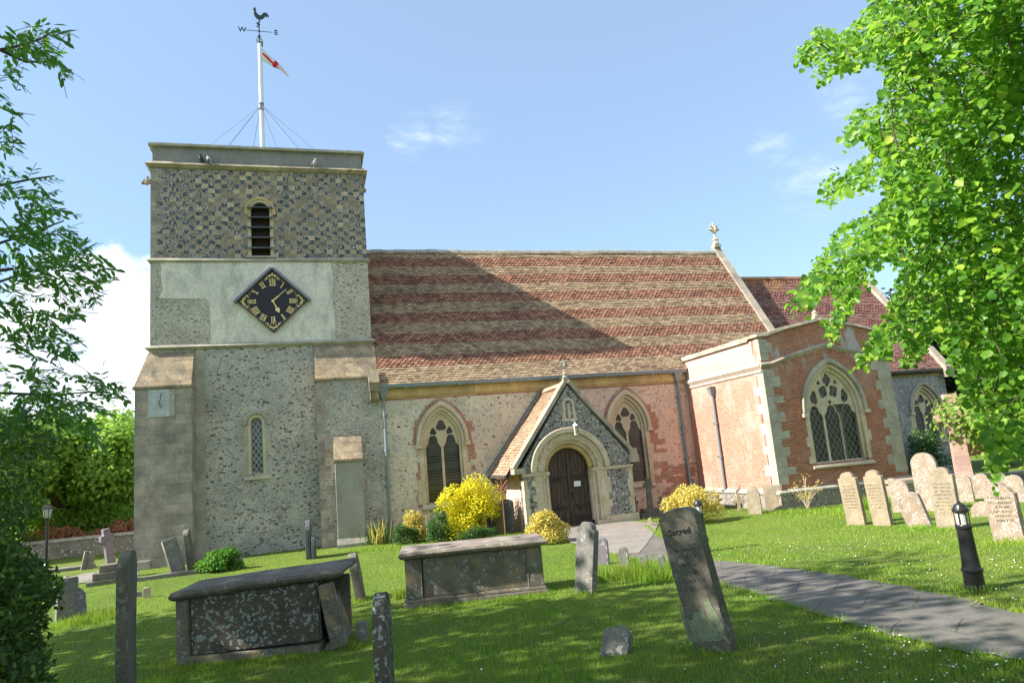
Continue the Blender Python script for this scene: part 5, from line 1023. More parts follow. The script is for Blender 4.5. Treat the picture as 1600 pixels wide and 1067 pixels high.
b3 = MB(); b3.tube([(0, 0, -.3), (.1, .1, 2), (-.1, 0, 5), (0, .1, 8.2)], [.32, .26, .2, .07], 10)
for i, c3 in enumerate(C3): limbs(b3, (0, 0, 2.2+.5*i), [tuple(c3-loc_a)], .13, .03, .5, i)
for i, (x, y, d_, h0) in enumerate([(20, 420, 6.4, 3), (-20, 560, 6.2, 2.2), (-60, 300, 6.6, 4)]):
    e = EYE+pix(x, y)*d_; limbs(b3, (0, 0, h0), [tuple(Vector(e)-Vector(loc_a))], .07, .012, .4, i+20)
obj('trunk', b3, M['bark'], ash)
for i, pp in enumerate([[(-150, 120), (-40, 95), (0, 78), (30, 72), (62, 62), (85, 48)], [(0, 78), (20, 88), (40, 97), (70, 97), (80, 98)], [(-100, 500), (0, 440), (60, 420), (140, 415)], [(-100, 640), (0, 614), (80, 617), (150, 612)], [(-80, 420), (0, 380), (60, 360), (100, 345)], [(-80, 700), (20, 660), (80, 640), (130, 630)], [(-80, 330), (0, 290), (50, 280), (85, 275)]]):
    tw.tube([tuple(EYE+pix(*p)*(6.2+.1*i)) for p in pp], [.014-.011*k/len(pp) for k in range(len(pp))], 5)
tw.v = [tuple(Vector(v)-Vector(loc_a)) for v in tw.v]; obj('twigs', tw, M['twig'], ash)

# --- near dark hedge at the lower left
g = np.random.default_rng(9); HEDGE = [(-400, 690), (0, 655), (40, 640), (75, 640), (95, 668), (80, 720), (60, 760), (55, 800), (40, 830), (30, 862), (60, 880), (88, 905), (92, 930), (70, 960), (62, 990), (75, 1030), (70, 1100), (60, 1400), (-400, 1400)]
hg = empty('dark_evergreen_bush', (-2.9, 4.0, zg(0, 4)), 0, 'dark evergreen bush crowding the lower left corner in front of the lamp post', 'bush')
nS = 60000; px_ = g.uniform(-260, 100, nS); py_ = g.uniform(630, 1350, nS); dd_ = g.uniform(4.0, 5.4, nS); ok = inpoly(px_+g.normal(size=nS)*7, py_+g.normal(size=nS)*7, HEDGE)
ray = np.stack([((px_-800)/FPX), -(py_-533.5)/FPX, np.ones(nS)], 1) @ CAMM; ray = unit(ray); P = np.array(EYE)+ray*dd_[:, None]; ok &= (P[:, 2] > -.1); cl3 = np.sin(P[:, 0]*7+1)*np.sin(P[:, 1]*6)*np.sin(P[:, 2]*8+2); ok &= (cl3 > -.35) | (px_ < 40); ok &= (py_ > 850) | ((g.random(nS) < .42) & (np.sin(P[:, 0]*11)*np.sin(P[:, 2]*9+1) > -.25)); P = P[ok]; nb = len(P)
Nn = unit(g.normal(size=(nb, 3))*.7+np.array([.1, -.5, .7])); obj('foliage', leafcloud('foliage', P-np.array(hg.location), unit(g.normal(size=(nb, 3))+np.array([.3, -.2, .4])), Nn, g.uniform(.03, .055, nb), g.uniform(.012, .022, nb), .15), M['yew_leaf'], hg)
b3 = MB(); limbs(b3, (-.3, .4, -.1), [(-.2, .3, 1.6), (.1, .3, 1.2), (-.6, .5, 1.7), (.2, .4, .7), (-.8, .2, 1.1)], .04, .01, .2, 2); obj('stems', b3, M['twig'], hg)

# --- trees and bushes further off
def at_depth(px, py, dist): p = EYE+pix(px, py)*dist; return (p.x, p.y, zg(p.x, p.y))
far_tree('maple_tree', 'broad light green maple beyond the boundary wall left of the tower', at_depth(122, 780, 36), 6.0, .3, 3.5, 42000, .17, 'maple_leaf', 31, lobes=34)
far_tree('maple_tree', 'taller green tree behind the lamp post at the left edge', at_depth(-70, 780, 33), 6.2, .3, 3.0, 36000, .17, 'maple_leaf', 32, lobes=34)
far_tree('field_tree', 'pale yellow green tree farthest away, just left of the tower buttress', at_depth(205, 760, 62), 6.4, .5, 4.4, 13000, .34, 'far_leaf', 33)
far_tree('field_tree', 'distant pale tree between the two maples', at_depth(60, 760, 66), 7.5, .6, 5, 11000, .36, 'far_leaf', 34)
far_tree('yew_tree', 'very dark yew tree beyond the chancel on the right', at_depth(1560, 660, 39), 9.8, 1.2, 4.2, 24000, .22, 'dark_tree', 35, lobes=36)
far_tree('field_tree', 'bright yellow green bush like tree right of the dark yew', at_depth(1625, 700, 27), 4.6, .4, 2.4, 13000, .15, 'far_leaf', 36)
far_tree('field_tree', 'tall green tree behind the hanging lime branches', at_depth(1680, 660, 48), 12, 1.2, 6, 16000, .3, 'maple_leaf', 37)
FW = []; g = np.random.default_rng(55)          # far wood ringing the churchyard, seen from elsewhere or through gaps
for i in range(30):
    a = R(58+i*8.9); d_ = 75+10*(i % 3); cx_, cy_ = d_*math.sin(a), d_*math.cos(a); k = g.integers(0, 12, 2200); sub = unit(g.normal(size=(12, 3)))*np.array([5.5, 5.5, 3.6])*g.uniform(.3, .9, (12, 1))+np.array([cx_, cy_, 4.6]); FW.append(sub[k]+unit(g.normal(size=(2200, 3)))*g.uniform(1.2, 2.4, (2200, 1)))
FW = np.concatenate(FW); FW[:, 2] = np.maximum(FW[:, 2], -.5); n = len(FW); tag(obj('far_wood', leafcloud('far_wood', FW, unit(g.normal(size=(n, 3))), unit(g.normal(size=(n, 3))+np.array([0, 0, .6])), g.uniform(.5, 1.1, n), g.uniform(.4, .8, n), .15, 'quad'), M['maple_leaf']), kind='stuff')
# ================================================================== BOUNDARY WALL
wl = empty('boundary_wall', (-9, 26, -.6), 0, 'low flint boundary wall with a copper hedge behind it left of the tower', 'wall')
p0, p1 = G(-60, 905), G(130, 888); Yw = 30.5
def wallseg(nm, x0, x1, y, h, mat, t=.35, par=None):
    mb = MB(); mb.box(x0, x1, y, y+t, -1, h); return obj(nm, mb, M[mat], par, world=True)
a = onY(40, 868, Yw); b_ = onY(218, 862, Yw)
wallseg('wall_body', a.x-12, b_.x+5, Yw, -.6+.62, 'flint_low', .35, wl); mb = MB(); mb.prism([(Yw-.04, .02), (Yw+.05, .12), (Yw+.30, .12), (Yw+.39, .02)], a.x-12, b_.x+5, 'x'); obj('wall_coping', mb, M['stone_grey'], wl, world=True)
for i, (px, py, rx, lab) in enumerate(((90, 858, 1.5, 'rounded copper hedge on the left behind the flint wall'), (185, 858, .9, 'copper hedge behind the leaning stone cross'), (212, 856, .7, 'end of the copper hedge close to the tower buttress'))):
    p = onY(px, py, Yw+1.2); bush('copper_hedge', lab, (p.x, Yw+1.0, -.6), rx*1.3, .6, 1.15, 5200, .09, 'red_hedge', 50+i, group='copper hedges behind the wall', cat='hedge')
for i, (px, rx, lab) in enumerate(((60, 3.2, 'dark green hedge under the maples left of the lamp post'), (165, 3.4, 'dark green hedge under the maples behind the leaning cross'))):
    p = onY(px, 850, 33.2); bush('green_hedge', lab, (p.x, 33.2, -.6), rx, .9, 1.7, 8000, .12, 'maple_leaf', 150+i, cat='hedge')
# neighbour's roof glimpsed beside the buttress, and the brick garden wall on the right
cot = empty('cottage', onY(210, 850, 48).xyz, 0, 'cottage with a dark purple slate roof glimpsed left of the tower buttress', 'house'); cot.location.z = -.6
mb = MB(); mb.box(-.6, 7, 0, 5, 0, 1.5); obj('wall', mb, M['brick_red'], cot); mb = MB(); mb.prism([(-.4, 1.4), (2.5, 2.9), (5.4, 1.4)], -.9, 7.3, 'x'); cr2 = obj('roof', mb, simple('slate_roof', (.09, .07, .09), .7), cot); mb = MB(); mb.box(3, 3.7, 2.1, 2.8, 2.2, 3.5); obj('chimney', mb, M['brick_red'], cr2)
mb = MB(); mb.box(.6, 1.4, -.05, 0, .5, 1.2); wn_ = obj('window', mb, M['glass_grid'], cot); mb = MB(); mb.box(.5, 1.5, -.09, 0, .42, .5); obj('sill', mb, M['stone'], wn_)
gp = onY(1535, 703, 33.0); gw = empty('garden_wall', (gp.x, 33, -.6), 0, 'orange brick garden wall with lattice texture under the dark yew', 'wall')
mb = MB(); mb.box(-1.2, 1.6, 0, .3, -.5, gp.z+.6+.45); obj('wall_body', mb, M['brick_red'], gw); mb = MB(); mb.box(-1.25, 1.65, -.05, .35, gp.z+.6+.45, gp.z+.6+.55); obj('wall_coping', mb, M['stone_grey'], gw)

# ================================================================== HEADSTONES
def profile(kind, w, h):
    a = w/2
    if kind == 'round': r_ = a; return [(-a, -.25)]+[(-a*math.cos(PI*k/16), h-r_*.95+r_*.95*math.sin(PI*k/16)) for k in range(17)]+[(a, -.25)]
    if kind == 'segment': s = w*.26; return [(-a, -.25)]+[(-a*math.cos(PI*k/14), h-s+s*math.sin(PI*k/14)) for k in range(15)]+[(a, -.25)]
    if kind == 'shoulder':
        r_ = a*.72; return [(-a, -.25), (-a, h-r_*.85-.03), (-a*.93, h-r_*.85), (-r_, h-r_*.85)]+[(-r_*math.cos(PI*k/14), h-r_*.85+r_*.85*math.sin(PI*k/14)) for k in range(1, 14)]+[(r_, h-r_*.85), (a*.93, h-r_*.85), (a, h-r_*.85-.03), (a, -.25)]
    if kind == 'gothic': return [(-a, -.25)]+garch(0, a, h-w*.75, h-w*.75, h, 7)+[(a, -.25)]
    if kind == 'ogee':
        s = w*.42; o = [(-a, -.25)]
        for k in range(21): t = -1+2*k/20; o.append((a*t, h-s+s*(.5+.5*math.cos(PI*t))**.8+.05*w*math.cos(3*PI*t)*(1-abs(t))))
        return o+[(a, -.25)]
    if kind == 'broken': return [(-a, -.25), (-a, h*.7), (-a*.6, h*.86), (-a*.1, h*.9), (a*.1, h), (a*.55, h*.93), (a, h*.6), (a, -.25)]
    return [(-a, -.25), (-a, h-.02), (-a+.02, h), (a-.02, h), (a, h-.02), (a, -.25)]
def az(px, py): d = pix(px, py); return math.degrees(math.atan2(d.x, d.y))
def engrave(n, w, h, seed, ztop, col='grave_dark', y=-.001, heading=None, line=.055):
    """rows of small cut strokes that read as worn lettering"""
    r = random.Random(seed); mb = MB()
    for k in range(n):
        z = ztop-k*line*1.25; L = w*r.uniform(.45, .8)/2; x = -L
        while x < L:
            q = r.uniform(.008, .02); mb.box(x, x+q*.45, y-.0015, y+.002, z, z+line*r.uniform(.45, .7)); 
            if r.random() < .5: mb.box(x, x+q, y-.0014, y+.002, z+line*r.choice((0, .25, .5)), z+line*.08+line*r.choice((0, .25, .5)))
            x += q+r.uniform(.004, .02)
    return mb
def weather_mesh(me, amt, seed):
    bm = bmesh.new(); bm.from_mesh(me); bmesh.ops.triangulate(bm, faces=[f for f in bm.faces if len(f.verts) > 4])
    bmesh.ops.subdivide_edges(bm, edges=[e for e in bm.edges if e.calc_length() > .12], cuts=2, use_grid_fill=True)
    for v in bm.verts:
        n_ = noise.noise_vector(v.co*9+Vector((seed, 0, 0)))*amt+noise.noise_vector(v.co*2.5+Vector((0, seed, 0)))*amt*1.5; v.co += n_
    bm.to_mesh(me); bm.free(); return me
def hs(label, bx, by, ty, wpx, kind='round', mat='grave_grey', yaw=None, edge=None, w=None, thick=.09, lean=0, back=0, group=None, name='headstone', cat='headstone', h=None, letters=0, lcol='grave_dark', amt=.006, pos=None, sink=0):
    p = pos or G(bx, by); s = mpp(p); a = az(bx, by)
    if edge is not None: yw = 90-(a+edge)
    else: yw = yaw if yaw is not None else -60
    vis = abs(math.cos(R(yw+a))) if edge is None else 1
    ww = w or wpx*s/max(vis, .35); hh = h or (by-ty)*s*1.0
    e = empty(name, (p.x, p.y, p.z-sink), 0, label, cat, group, rot=(Matrix.Rotation(R(lean), 4, Vector((math.sin(R(a)), math.cos(R(a)), 0))) @ Matrix.Rotation(R(yw), 4, 'Z') @ Matrix.Rotation(R(back), 4, 'X')).to_euler())
    me = plate([profile(kind, ww, hh)], thick, .008, -thick/2); weather_mesh(me, amt, bx*.37); obj('stone_slab', me, M[mat], e)
    if letters: obj('worn_lettering', engrave(letters, ww, hh, int(bx), hh*.72, y=-thick/2-amt*.6), M[lcol], e)
    return e
# foreground
hs('tall narrow dark gravestone seen edge on at the bottom left, lit brown on one side', 196, 1128, 848, 0, 'segment', 'grave_dark', edge=6.5, w=.62, thick=.085, lean=0, h=1.36)
hs('mossy round topped gravestone seen edge on at the bottom edge between the two chest tombs', 606, 1148, 935, 0, 'round', 'grave_lichen', edge=6, w=.5, thick=.085, lean=0, h=.93)
p = G(1118, 1012)
big = hs('large dark leaning headstone with a pale green patch and the word Sacred, in the foreground', 1119, 1016, 805, 58, 'segment', 'grave_dark', yaw=-54, thick=.15, lean=-9.5, back=-2, letters=0, h=1.24, sink=.0)
me = textmesh('Sacred', .082, .004, -.084, 0); me.transform(Matrix.Translation((.0, 0, 1.04))); obj('carved_word', me, NT('shadowed_inscription').bsdf((.025, .024, .022), .9), big)
me = textmesh('to the memory of', .044, .003, -.079, 0); me.transform(Matrix.Translation((0, 0, .88))); obj('carved_word', me, NT('worn_inscription').bsdf((.06, .056, .05), .9), big)
obj('worn_lettering', engrave(5, .36, 1, 8, .80, y=-.0765), NT('faint_inscription').bsdf((.075, .068, .058), .9), big)
r = random.Random(2); tops = [.30+.16*noise.noise(Vector((k*.9, 3.3, 0)))+.10*noise.noise(Vector((k*2.7, 1.3, 0)))+(.10 if k in (1, 2, 13, 14, 15) else 0) for k in range(19)]
pts = [(-.205+.02*k, tops[k]) for k in range(19)]+[(.17-.02*k, .10+.03*noise.noise(Vector((k*.8, 9, 0)))) for k in range(19)]
obj('sunlit_algae_patch', plate([pts], .003, 0, -.0795), stone('sunlit_green_algae', (.25, .30, .18), (.19, .235, .14), lich=.3, dk=.75, dark=(.07, .07, .05), scale=2.2), big)  # patch of sun painted into the colour of the pale green algae
hs('small pale grey stub of stone leaning alone on the lawn', 962, 1020, 978, 40, 'broken', 'grave_grey', yaw=-38, thick=.17, lean=12, back=-18, name='stone_stub', cat='stone', amt=.012)
hs('pale streaked narrow headstone standing right of the second chest tomb', 915, 927, 818, 27, 'shoulder', 'grave_grey', yaw=-62, thick=.12, lean=8, amt=.006)
hs('small mauve headstone with a white badge, behind the streaked narrow one', 942, 882, 840, 21, 'round', 'grave_mauve', yaw=-35, thick=.1)
hs('tiny rounded stone behind the long grass by the path', 976, 884, 855, 15, 'round', 'grave_grey', yaw=-30, thick=.08)
hs('little pale stone in the long grass left of the leaning dark headstone', 1008, 892, 868, 12, 'flat', 'grave_grey', yaw=-30)
hs('short pale post of stone half hidden behind the leaning dark headstone', 1036, 897, 868, 12, 'round', 'grave_grey', yaw=-30)
hs('dark leaning gravestone seen edge on close behind the broken chest tomb lid', 564, 937, 856, 0, 'round', 'grave_dark', edge=5, w=.5, thick=.13, lean=-8, h=.78, amt=.004)
hs('dark leaning gravestone seen edge on in front of the tower corner', 299, 892, 822, 0, 'segment', 'grave_dark', edge=6, w=.6, thick=.14, lean=-6, h=1.12)
hs('pale streaked gravestone leaning steeply left beside the dark one', 280, 898, 838, 20, 'flat', 'grave_grey', yaw=40, thick=.08, lean=-15, h=.98)
hs('thin tall dark gravestone seen edge on against the tower wall', 483, 872, 810, 0, 'round', 'grave_slate', edge=4, w=.6, thick=.13, h=1.05)
hs('second dark gravestone just behind the thin tall one', 491, 872, 839, 0, 'flat', 'grave_slate', edge=4, w=.5, thick=.1, h=.6)
hs('tiny pointed pale stone at the foot of the tower', 373, 884, 865, 12, 'gothic', 'grave_grey', yaw=10)
hs('small dark tablet with white lettering in the lower left lawn', 101, 972, 905, 26, 'flat', 'grave_grey', yaw=35, thick=.11, lean=3, letters=6, lcol='grave_white')
hs('rough gravestone leaning behind the lettered tablet', 122, 968, 918, 22, 'gothic', 'grave_mauve', yaw=35, thick=.09, lean=-4)
hs('reddish small knob of stone behind the lettered tablet', 103, 930, 900, 14, 'gothic', 'grave_pink', yaw=20)
hs('white patched stone behind the dark evergreen bush', 46, 925, 900, 20, 'broken', 'grave_white', yaw=20, thick=.14)
hs('tiny tan stone on the lawn beside the tall edge on gravestone', 229, 934, 918, 10, 'flat', 'wood_pale', yaw=0)
hs('tiny low stone next to the tiny tan one', 214, 932, 924, 14, 'broken', 'grave_grey', yaw=0)
hs('pale slanting gravestone in front of the boundary wall, left of a pair', 131, 890, 862, 9, 'flat', 'grave_grey', yaw=30, lean=10, group='leaning pair by the boundary wall')
hs('pale slanting gravestone in front of the boundary wall, right of a pair', 140, 889, 863, 8, 'flat', 'grave_grey', yaw=30, lean=8, group='leaning pair by the boundary wall')
hs('pale curved broken monument in front of the boundary wall at the left edge', 62, 894, 868, 24, 'broken', 'grave_grey', yaw=20, lean=-25, thick=.2)
# right hand group: west faces lit by the sun
RG = 'headstones on the sunny lawn at the right'
hs('tan shouldered headstone, leftmost of the tall sunny pair before the chapel', 1340, 820, 738, 25, 'shoulder', 'grave_warm', yaw=-74, thick=.12, lean=-2.5, letters=8, lcol='grave_etch', group=RG)
hs('tan shouldered headstone, right one of the tall sunny pair before the chapel', 1381, 821, 735, 25, 'shoulder', 'grave_warm', yaw=-74, thick=.12, lean=-2.5, letters=8, lcol='grave_etch', group=RG)
hs('narrow headstone mostly hidden behind the tall sunny pair', 1402, 800, 748, 10, 'flat', 'grave_white', yaw=-50, group=RG)
hs('lichen spotted squat headstone under the table tomb slab', 1412, 800, 752, 26, 'round', 'grave_white', yaw=-70, thick=.12, group=RG)
hs('crooked lichened headstone tilting left in front of the sunny group', 1440, 824, 768, 33, 'segment', 'grave_white', yaw=-70, thick=.12, lean=-14, amt=.012, group=RG)
hs('tallest headstone, round topped and crusted with white lichen', 1457, 798, 708, 34, 'round', 'grave_white', yaw=-70, thick=.122, group=RG)
hs('broad tan headstone with rounded top just left of the black bollard', 1486, 826, 731, 33, 'shoulder', 'grave_pale', yaw=-70, thick=.14, letters=9, lcol='grave_etch', group=RG)
hs('low white headstone behind the black bollard', 1511, 784, 742, 21, 'round', 'grave_white', yaw=-62, group=RG)
hs('low round white headstone next right behind the bollard', 1538, 778, 740, 22, 'round', 'grave_white', yaw=-62, group=RG)
hs('small half sunk lichened boulder of a stone behind the bollard', 1538, 806, 784, 30, 'round', 'grave_white', yaw=-62, thick=.18, group=RG)
hs('wide lichened headstone at the back near the right edge', 1566, 778, 735, 27, 'ogee', 'grave_white', yaw=-62, group=RG)
hs('lichened headstone at the back touching the right edge', 1590, 784, 742, 26, 'round', 'grave_white', yaw=-62, group=RG)
hs('big orange tinged lichened headstone at the right edge nearest the camera', 1580, 845, 754, 40, 'ogee', 'grave_white', yaw=-72, thick=.14, lean=-2, amt=.01, letters=6, lcol='grave_etch', group=RG)
hs('pointed headstone alone on the grass before the chapel corner', 1181, 803, 759, 20, 'gothic', 'grave_pale', yaw=-48, thick=.1)
hs('square topped pinkish headstone leaning on the chapel corner plinth', 1212, 798, 758, 28, 'flat', 'grave_pale', yaw=-38, thick=.16, amt=.012)
# stones by the porch
hs('dark slate headstone left of three beside the big yellow bush', 766, 832, 785, 0, 'segment', 'grave_slate', edge=6, w=.5, thick=.12, h=.98)
hs('pale headstone between two dark slate ones beside the yellow bush', 781, 832, 790, 18, 'segment', 'grave_warm', yaw=-66, thick=.13, h=.9)
hs('dark slate headstone right of three beside the big yellow bush', 796, 832, 782, 15, 'segment', 'grave_slate', yaw=-66, thick=.14, h=1.02)
hs('thin pale stake of stone behind the second chest tomb', 671, 846, 805, 8, 'flat', 'grave_warm', yaw=-10, thick=.08)
hs('small stump of pale stone on the left by the porch path', 1017, 822, 808, 7, 'broken', 'grave_pale', yaw=-30, thick=.2)
hs('small stump of pale stone on the right by the porch path', 1037, 821, 808, 9, 'broken', 'grave_pale', yaw=-30, thick=.2)

def cross(label, bx, by, ty, wpx, mat, yaw=-45, lean=0, name='grave_cross', steps=0, celtic=False, group=None, arm=.68, t=.1, barw=.13, h=None, letters=False):
    p = G(bx, by); s = mpp(p); h = h or (by-ty)*s; w = wpx*s
    e = empty(name, p, 0, label, 'cross', group, rot=(Matrix.Rotation(R(yaw), 4, 'Z') @ Matrix.Rotation(R(lean), 4, 'Y')).to_euler()); z0 = 0
    for k in range(steps):
        q = (steps-k)*.12+.17; mb = MB(); hh = .12; mb.box(-q, q, -q, q, z0-(.2 if k == 0 else 0), z0+hh); obj('step', weather_mesh(mb.mesh('s'), .006, k), M[mat], e); z0 += hh
    b = barw/2; za = z0+(h-z0)*arm
    poly = [(-b*1.25, z0-.02), (-b, za-b), (-w/2, za-b), (-w/2, za+b), (-b, za+b), (-b, h), (b, h), (b, za+b), (w/2, za+b), (w/2, za-b), (b, za-b), (b*1.25, z0-.02)]
    if celtic:
        mb = None; me = plate([poly], t, .01, -t/2); rg = plate([[(w*.36*math.cos(q), za+w*.36*math.sin(q)) for q in np.linspace(0, 2*PI, 28)[:-1]], [(w*.25*math.cos(q), za+w*.25*math.sin(q)) for q in np.linspace(0, 2*PI, 28)[:-1]]], t*.7, .006, -t*.35)
        obj('cross_shaft', weather_mesh(me, .003, 1), M[mat], e); obj('ring', rg, M[mat], e)
        if letters: obj('worn_lettering', engrave(9, barw*1.6, 1, 5, z0+(h-z0)*.34, y=-t/2-.002, line=.045), M['grave_mauve'], e)
    else: obj('cross_shaft', weather_mesh(plate([poly], t, .008, -t/2), .003, bx), M[mat], e)
    return e
cross('tall pink granite wheel cross monument beyond the sunny headstones', 1511, 765, 615, 56, 'grave_pink', yaw=-38, name='memorial_cross', celtic=True, arm=.78, t=.30, barw=.40, steps=0, letters=True)
p = G(1511, 765); e = empty('stepped_plinth', p, R(-38), 'stepped stone plinth under the pink wheel cross', 'plinth')
for k, (q, z0, z1) in enumerate(((1.0, -.3, .12), (.8, .12, .26), (.6, .26, .42))): mb = MB(); mb.box(-q, q, -q, q, z0, z1); obj('step', mb, M['stone_grey'], e)
cross('leaning brown stone cross on a stepped base left of the tower', 174, 888, 835, 20, 'grave_mauve', yaw=38, lean=-9, t=.16, barw=.20, h=1.22, arm=.76)
e = empty('cross_base', G(172, 912), R(12), 'mossy three step base under the leaning brown cross left of the tower', 'plinth')
for k, (qx, qy, z0, z1) in enumerate(((.52, .42, -.2, .10), (.40, .32, .10, .28), (.25, .22, .28, .46))): mb = MB(); mb.box(-qx, qx, -qy+.35, qy+.35, z0, z1); obj('step', weather_mesh(mb.mesh('s'), .01, k), M['grave_dark'], e)
cross('tall dark cross on a block base under the second nave window', 1018, 806, 748, 14, 'grave_dark', yaw=-15, t=.12, barw=.15, steps=2, arm=.80)
cross('small dark cross left of the tall dark one by the porch corner', 995, 806, 776, 10, 'grave_dark', yaw=-15, arm=.7, t=.06, barw=.08)
cross('small dark cross right of the tall dark one under the window', 1035, 804, 776, 12, 'grave_dark', yaw=-15, arm=.66, t=.06, barw=.09)
cross('tiny pale cross half hidden beside the golden bush', 1044, 803, 781, 8, 'grave_warm', yaw=-15, arm=.7, t=.05, barw=.06)
cross('small pale stone cross right of the golden bush, by the chapel downpipe', 1124, 796, 772, 13, 'grave_warm', yaw=-25, arm=.62, t=.07, barw=.08)
cross('small pale stone cross, right of its twin, before the chapel side wall', 1156, 798, 772, 17, 'grave_warm', yaw=-25, arm=.55, t=.08, barw=.09)
hs('pale square post standing behind the golden bush at the pipe corner', 1068, 796, 760, 7, 'flat', 'grave_warm', yaw=-20, name='stone_post', cat='post', thick=.1)
# rusty iron cross
p = G(793, 838); e = empty('iron_cross', (p.x, p.y+.2, p.z), R(-25), 'rusty wrought iron cross standing behind the slate headstones at the porch side', 'cross')
mb = MB(); mb.tube([(0, 0, 0), (0, 0, 1.72)], .02, 6)
for s in (-1, 1):
    for zc in (1.45, 1.62): mb.tube([(0, 0, zc-.2), (s*.10, 0, zc-.1), (s*.17, 0, zc), (s*.13, 0, zc+.09), (s*.06, 0, zc+.05)], .022, 6)
mb.tube([(-.17, 0, 1.4), (.17, 0, 1.4)], .02, 6); obj('scrolled_cross', mb, M['rust'], e)

# ================================================================== CHEST TOMBS
def slabmesh(x0, x1, y0, y1, z0, z1, amt=.006, seed=0, Mx=None):
    mb = MB(); mb.box(x0, x1, y0, y1, z0, z1); me = mb.mesh('slab'); bm = bmesh.new(); bm.from_mesh(me); bmesh.ops.bevel(bm, geom=list(bm.edges), offset=.012, segments=2, affect='EDGES'); bm.to_mesh(me); bm.free(); me = weather_mesh(me, amt, seed)
    if Mx: me.transform(Mx)
    return me
def lid(x0, x1, y0, y1, z, t, ov, seed=0, Mx=None):
    mb = MB(); prof = [(0, -.0), (.035, .012), (.06, .035), (.07, t*.6), (.06, t-.02), (.045, t)]
    lv = []
    for o_, dz_ in prof: e_ = ov-.07+o_; lv.append([(x0-e_, y0-e_, z+dz_), (x1+e_, y0-e_, z+dz_), (x1+e_, y1+e_, z+dz_), (x0-e_, y1+e_, z+dz_)])
    vs = [p for L in lv for p in L]; fs = [(0, 3, 2, 1), tuple(len(vs)-4+k for k in range(4))]
    for i in range(len(prof)-1):
        for k in range(4): a = i*4+k; b_ = i*4+(k+1) % 4; fs.append((a, b_, b_+4, a+4))
    mb.add(vs, fs); me = mb.mesh('lid'); bm = bmesh.new(); bm.from_mesh(me); bmesh.ops.subdivide_edges(bm, edges=[e for e in bm.edges if e.calc_length() > .3], cuts=9, use_grid_fill=True)
    for v in bm.verts: v.co += noise.noise_vector(v.co*3+Vector((seed, 0, 0)))*.012+noise.noise_vector(v.co*14)*.004
    bm.to_mesh(me); bm.free()
    if Mx: me.transform(Mx)
    return me
def tomb(label, fl, fr, h, dep, name='chest_tomb'):
    a, b_ = G(*fl), G(*fr); d = b_-a; w = d.length; rz = math.atan2(d.y, d.x); e = empty(name, a, rz, label, 'tomb'); return e, w
e, w = tomb('broken chest tomb with crusted panels and a tilted slab lid, foreground left', (274, 1043), (556, 1012), 0, .8); H = .70; t1w = w
tiltz = Matrix.Translation((0, 0, 0)) @ Matrix.Rotation(R(-2.0), 4, 'Y')
obj('base_slab', slabmesh(.06, w*.80, .0, .8, -.15, .10, .008, 1), M['tomb_side'], e)
obj('end_panel', slabmesh(-.0, .15, .02, .16, -.02, H, .004, 2, Matrix.Rotation(R(-1), 4, 'Y')), M['tomb_side'], e)
obj('end_panel', slabmesh(.0, .08, .17, .76, -.02, H, .004, 12), M['tomb_side'], e)
obj('front_panel', slabmesh(.155, w*.80, .04, .13, .10, H+.03, .004, 3, Matrix.Rotation(R(-1.2), 4, 'Y')), M['grave_lichen'], e)
obj('rear_panel', slabmesh(.1, w*.9, .72, .8, .0, H+.02, .004, 4), M['tomb_side'], e)
obj('slipped_panel', slabmesh(-.01, .16, .0, .10, -.02, .68, .005, 5, Matrix.Translation((w*.875, -.06, .06)) @ Matrix.Rotation(R(-11), 4, 'Y')), M['tomb_side'], e)
obj('slipped_panel', slabmesh(0, .09, .06, .7, 0, .55, .005, 6, Matrix.Translation((w*.86, .1, .0)) @ Matrix.Rotation(R(-14), 4, 'Y')), M['tomb_side'], e)
obj('loose_stone', slabmesh(0, .10, 0, .2, 0, .26, .01, 7, Matrix.Translation((w*.99, .1, .0))), M['grave_grey'], e)
obj('loose_stone', slabmesh(0, .24, 0, .16, -.05, .06, .012, 8, Matrix.Translation((w*.82, -.02, .02))), M['grave_grey'], e)
obj('tilted_lid', lid(.02, w*.90, .02, .82, 0, .10, .08, 3, Matrix.Translation((0, 0, H+.0)) @ Matrix.Rotation(R(-2.9), 4, 'Y')), M['tomb_lid_dark'], e)
mb = MB()
g_ = np.random.default_rng(3)
e2, w2 = tomb('intact chest tomb with a moulded lid and lichened panels, in front of the porch bushes', (636, 951), (852, 925), 0, .85); w = w2
obj('base_plinth', slabmesh(-.05, w+.05, -.05, .87, -.15, .07, .006, 1), M['tomb_slab'], e2); obj('base_moulding', slabmesh(-.025, w+.025, -.025, .85, .07, .12, .004, 9), M['tomb_slab'], e2)
H2 = .70
obj('front_panel', slabmesh(.26, w-.24, .02, .10, .12, H2, .003, 2), M['tomb_side'], e2)
for x0 in (.0, w-.23):
    obj('corner_panel', slabmesh(x0+.0, x0+.23, .0, .10, .12, H2, .003, 3+x0), M['tomb_side'], e2)
for x0 in (.215, w-.255):
    mb = MB(); mb.tube([(x0+.02, .01, .12), (x0+.02, .01, H2)], .014, 6); obj('reeded_strip', mb, M['tomb_side'], e2)
obj('end_panel', slabmesh(.0, .08, .10, .82, .12, H2, .004, 5), M['grave_pale'], e2); obj('end_panel', slabmesh(w-.08, w, .10, .82, .12, H2, .004, 6), M['tomb_side'], e2); obj('rear_panel', slabmesh(.08, w-.08, .74, .82, .12, H2, .003, 7), M['tomb_side'], e2)
obj('moulded_lid', lid(0, w, 0, .82, H2, .10, .085, 9), M['tomb_slab'], e2)
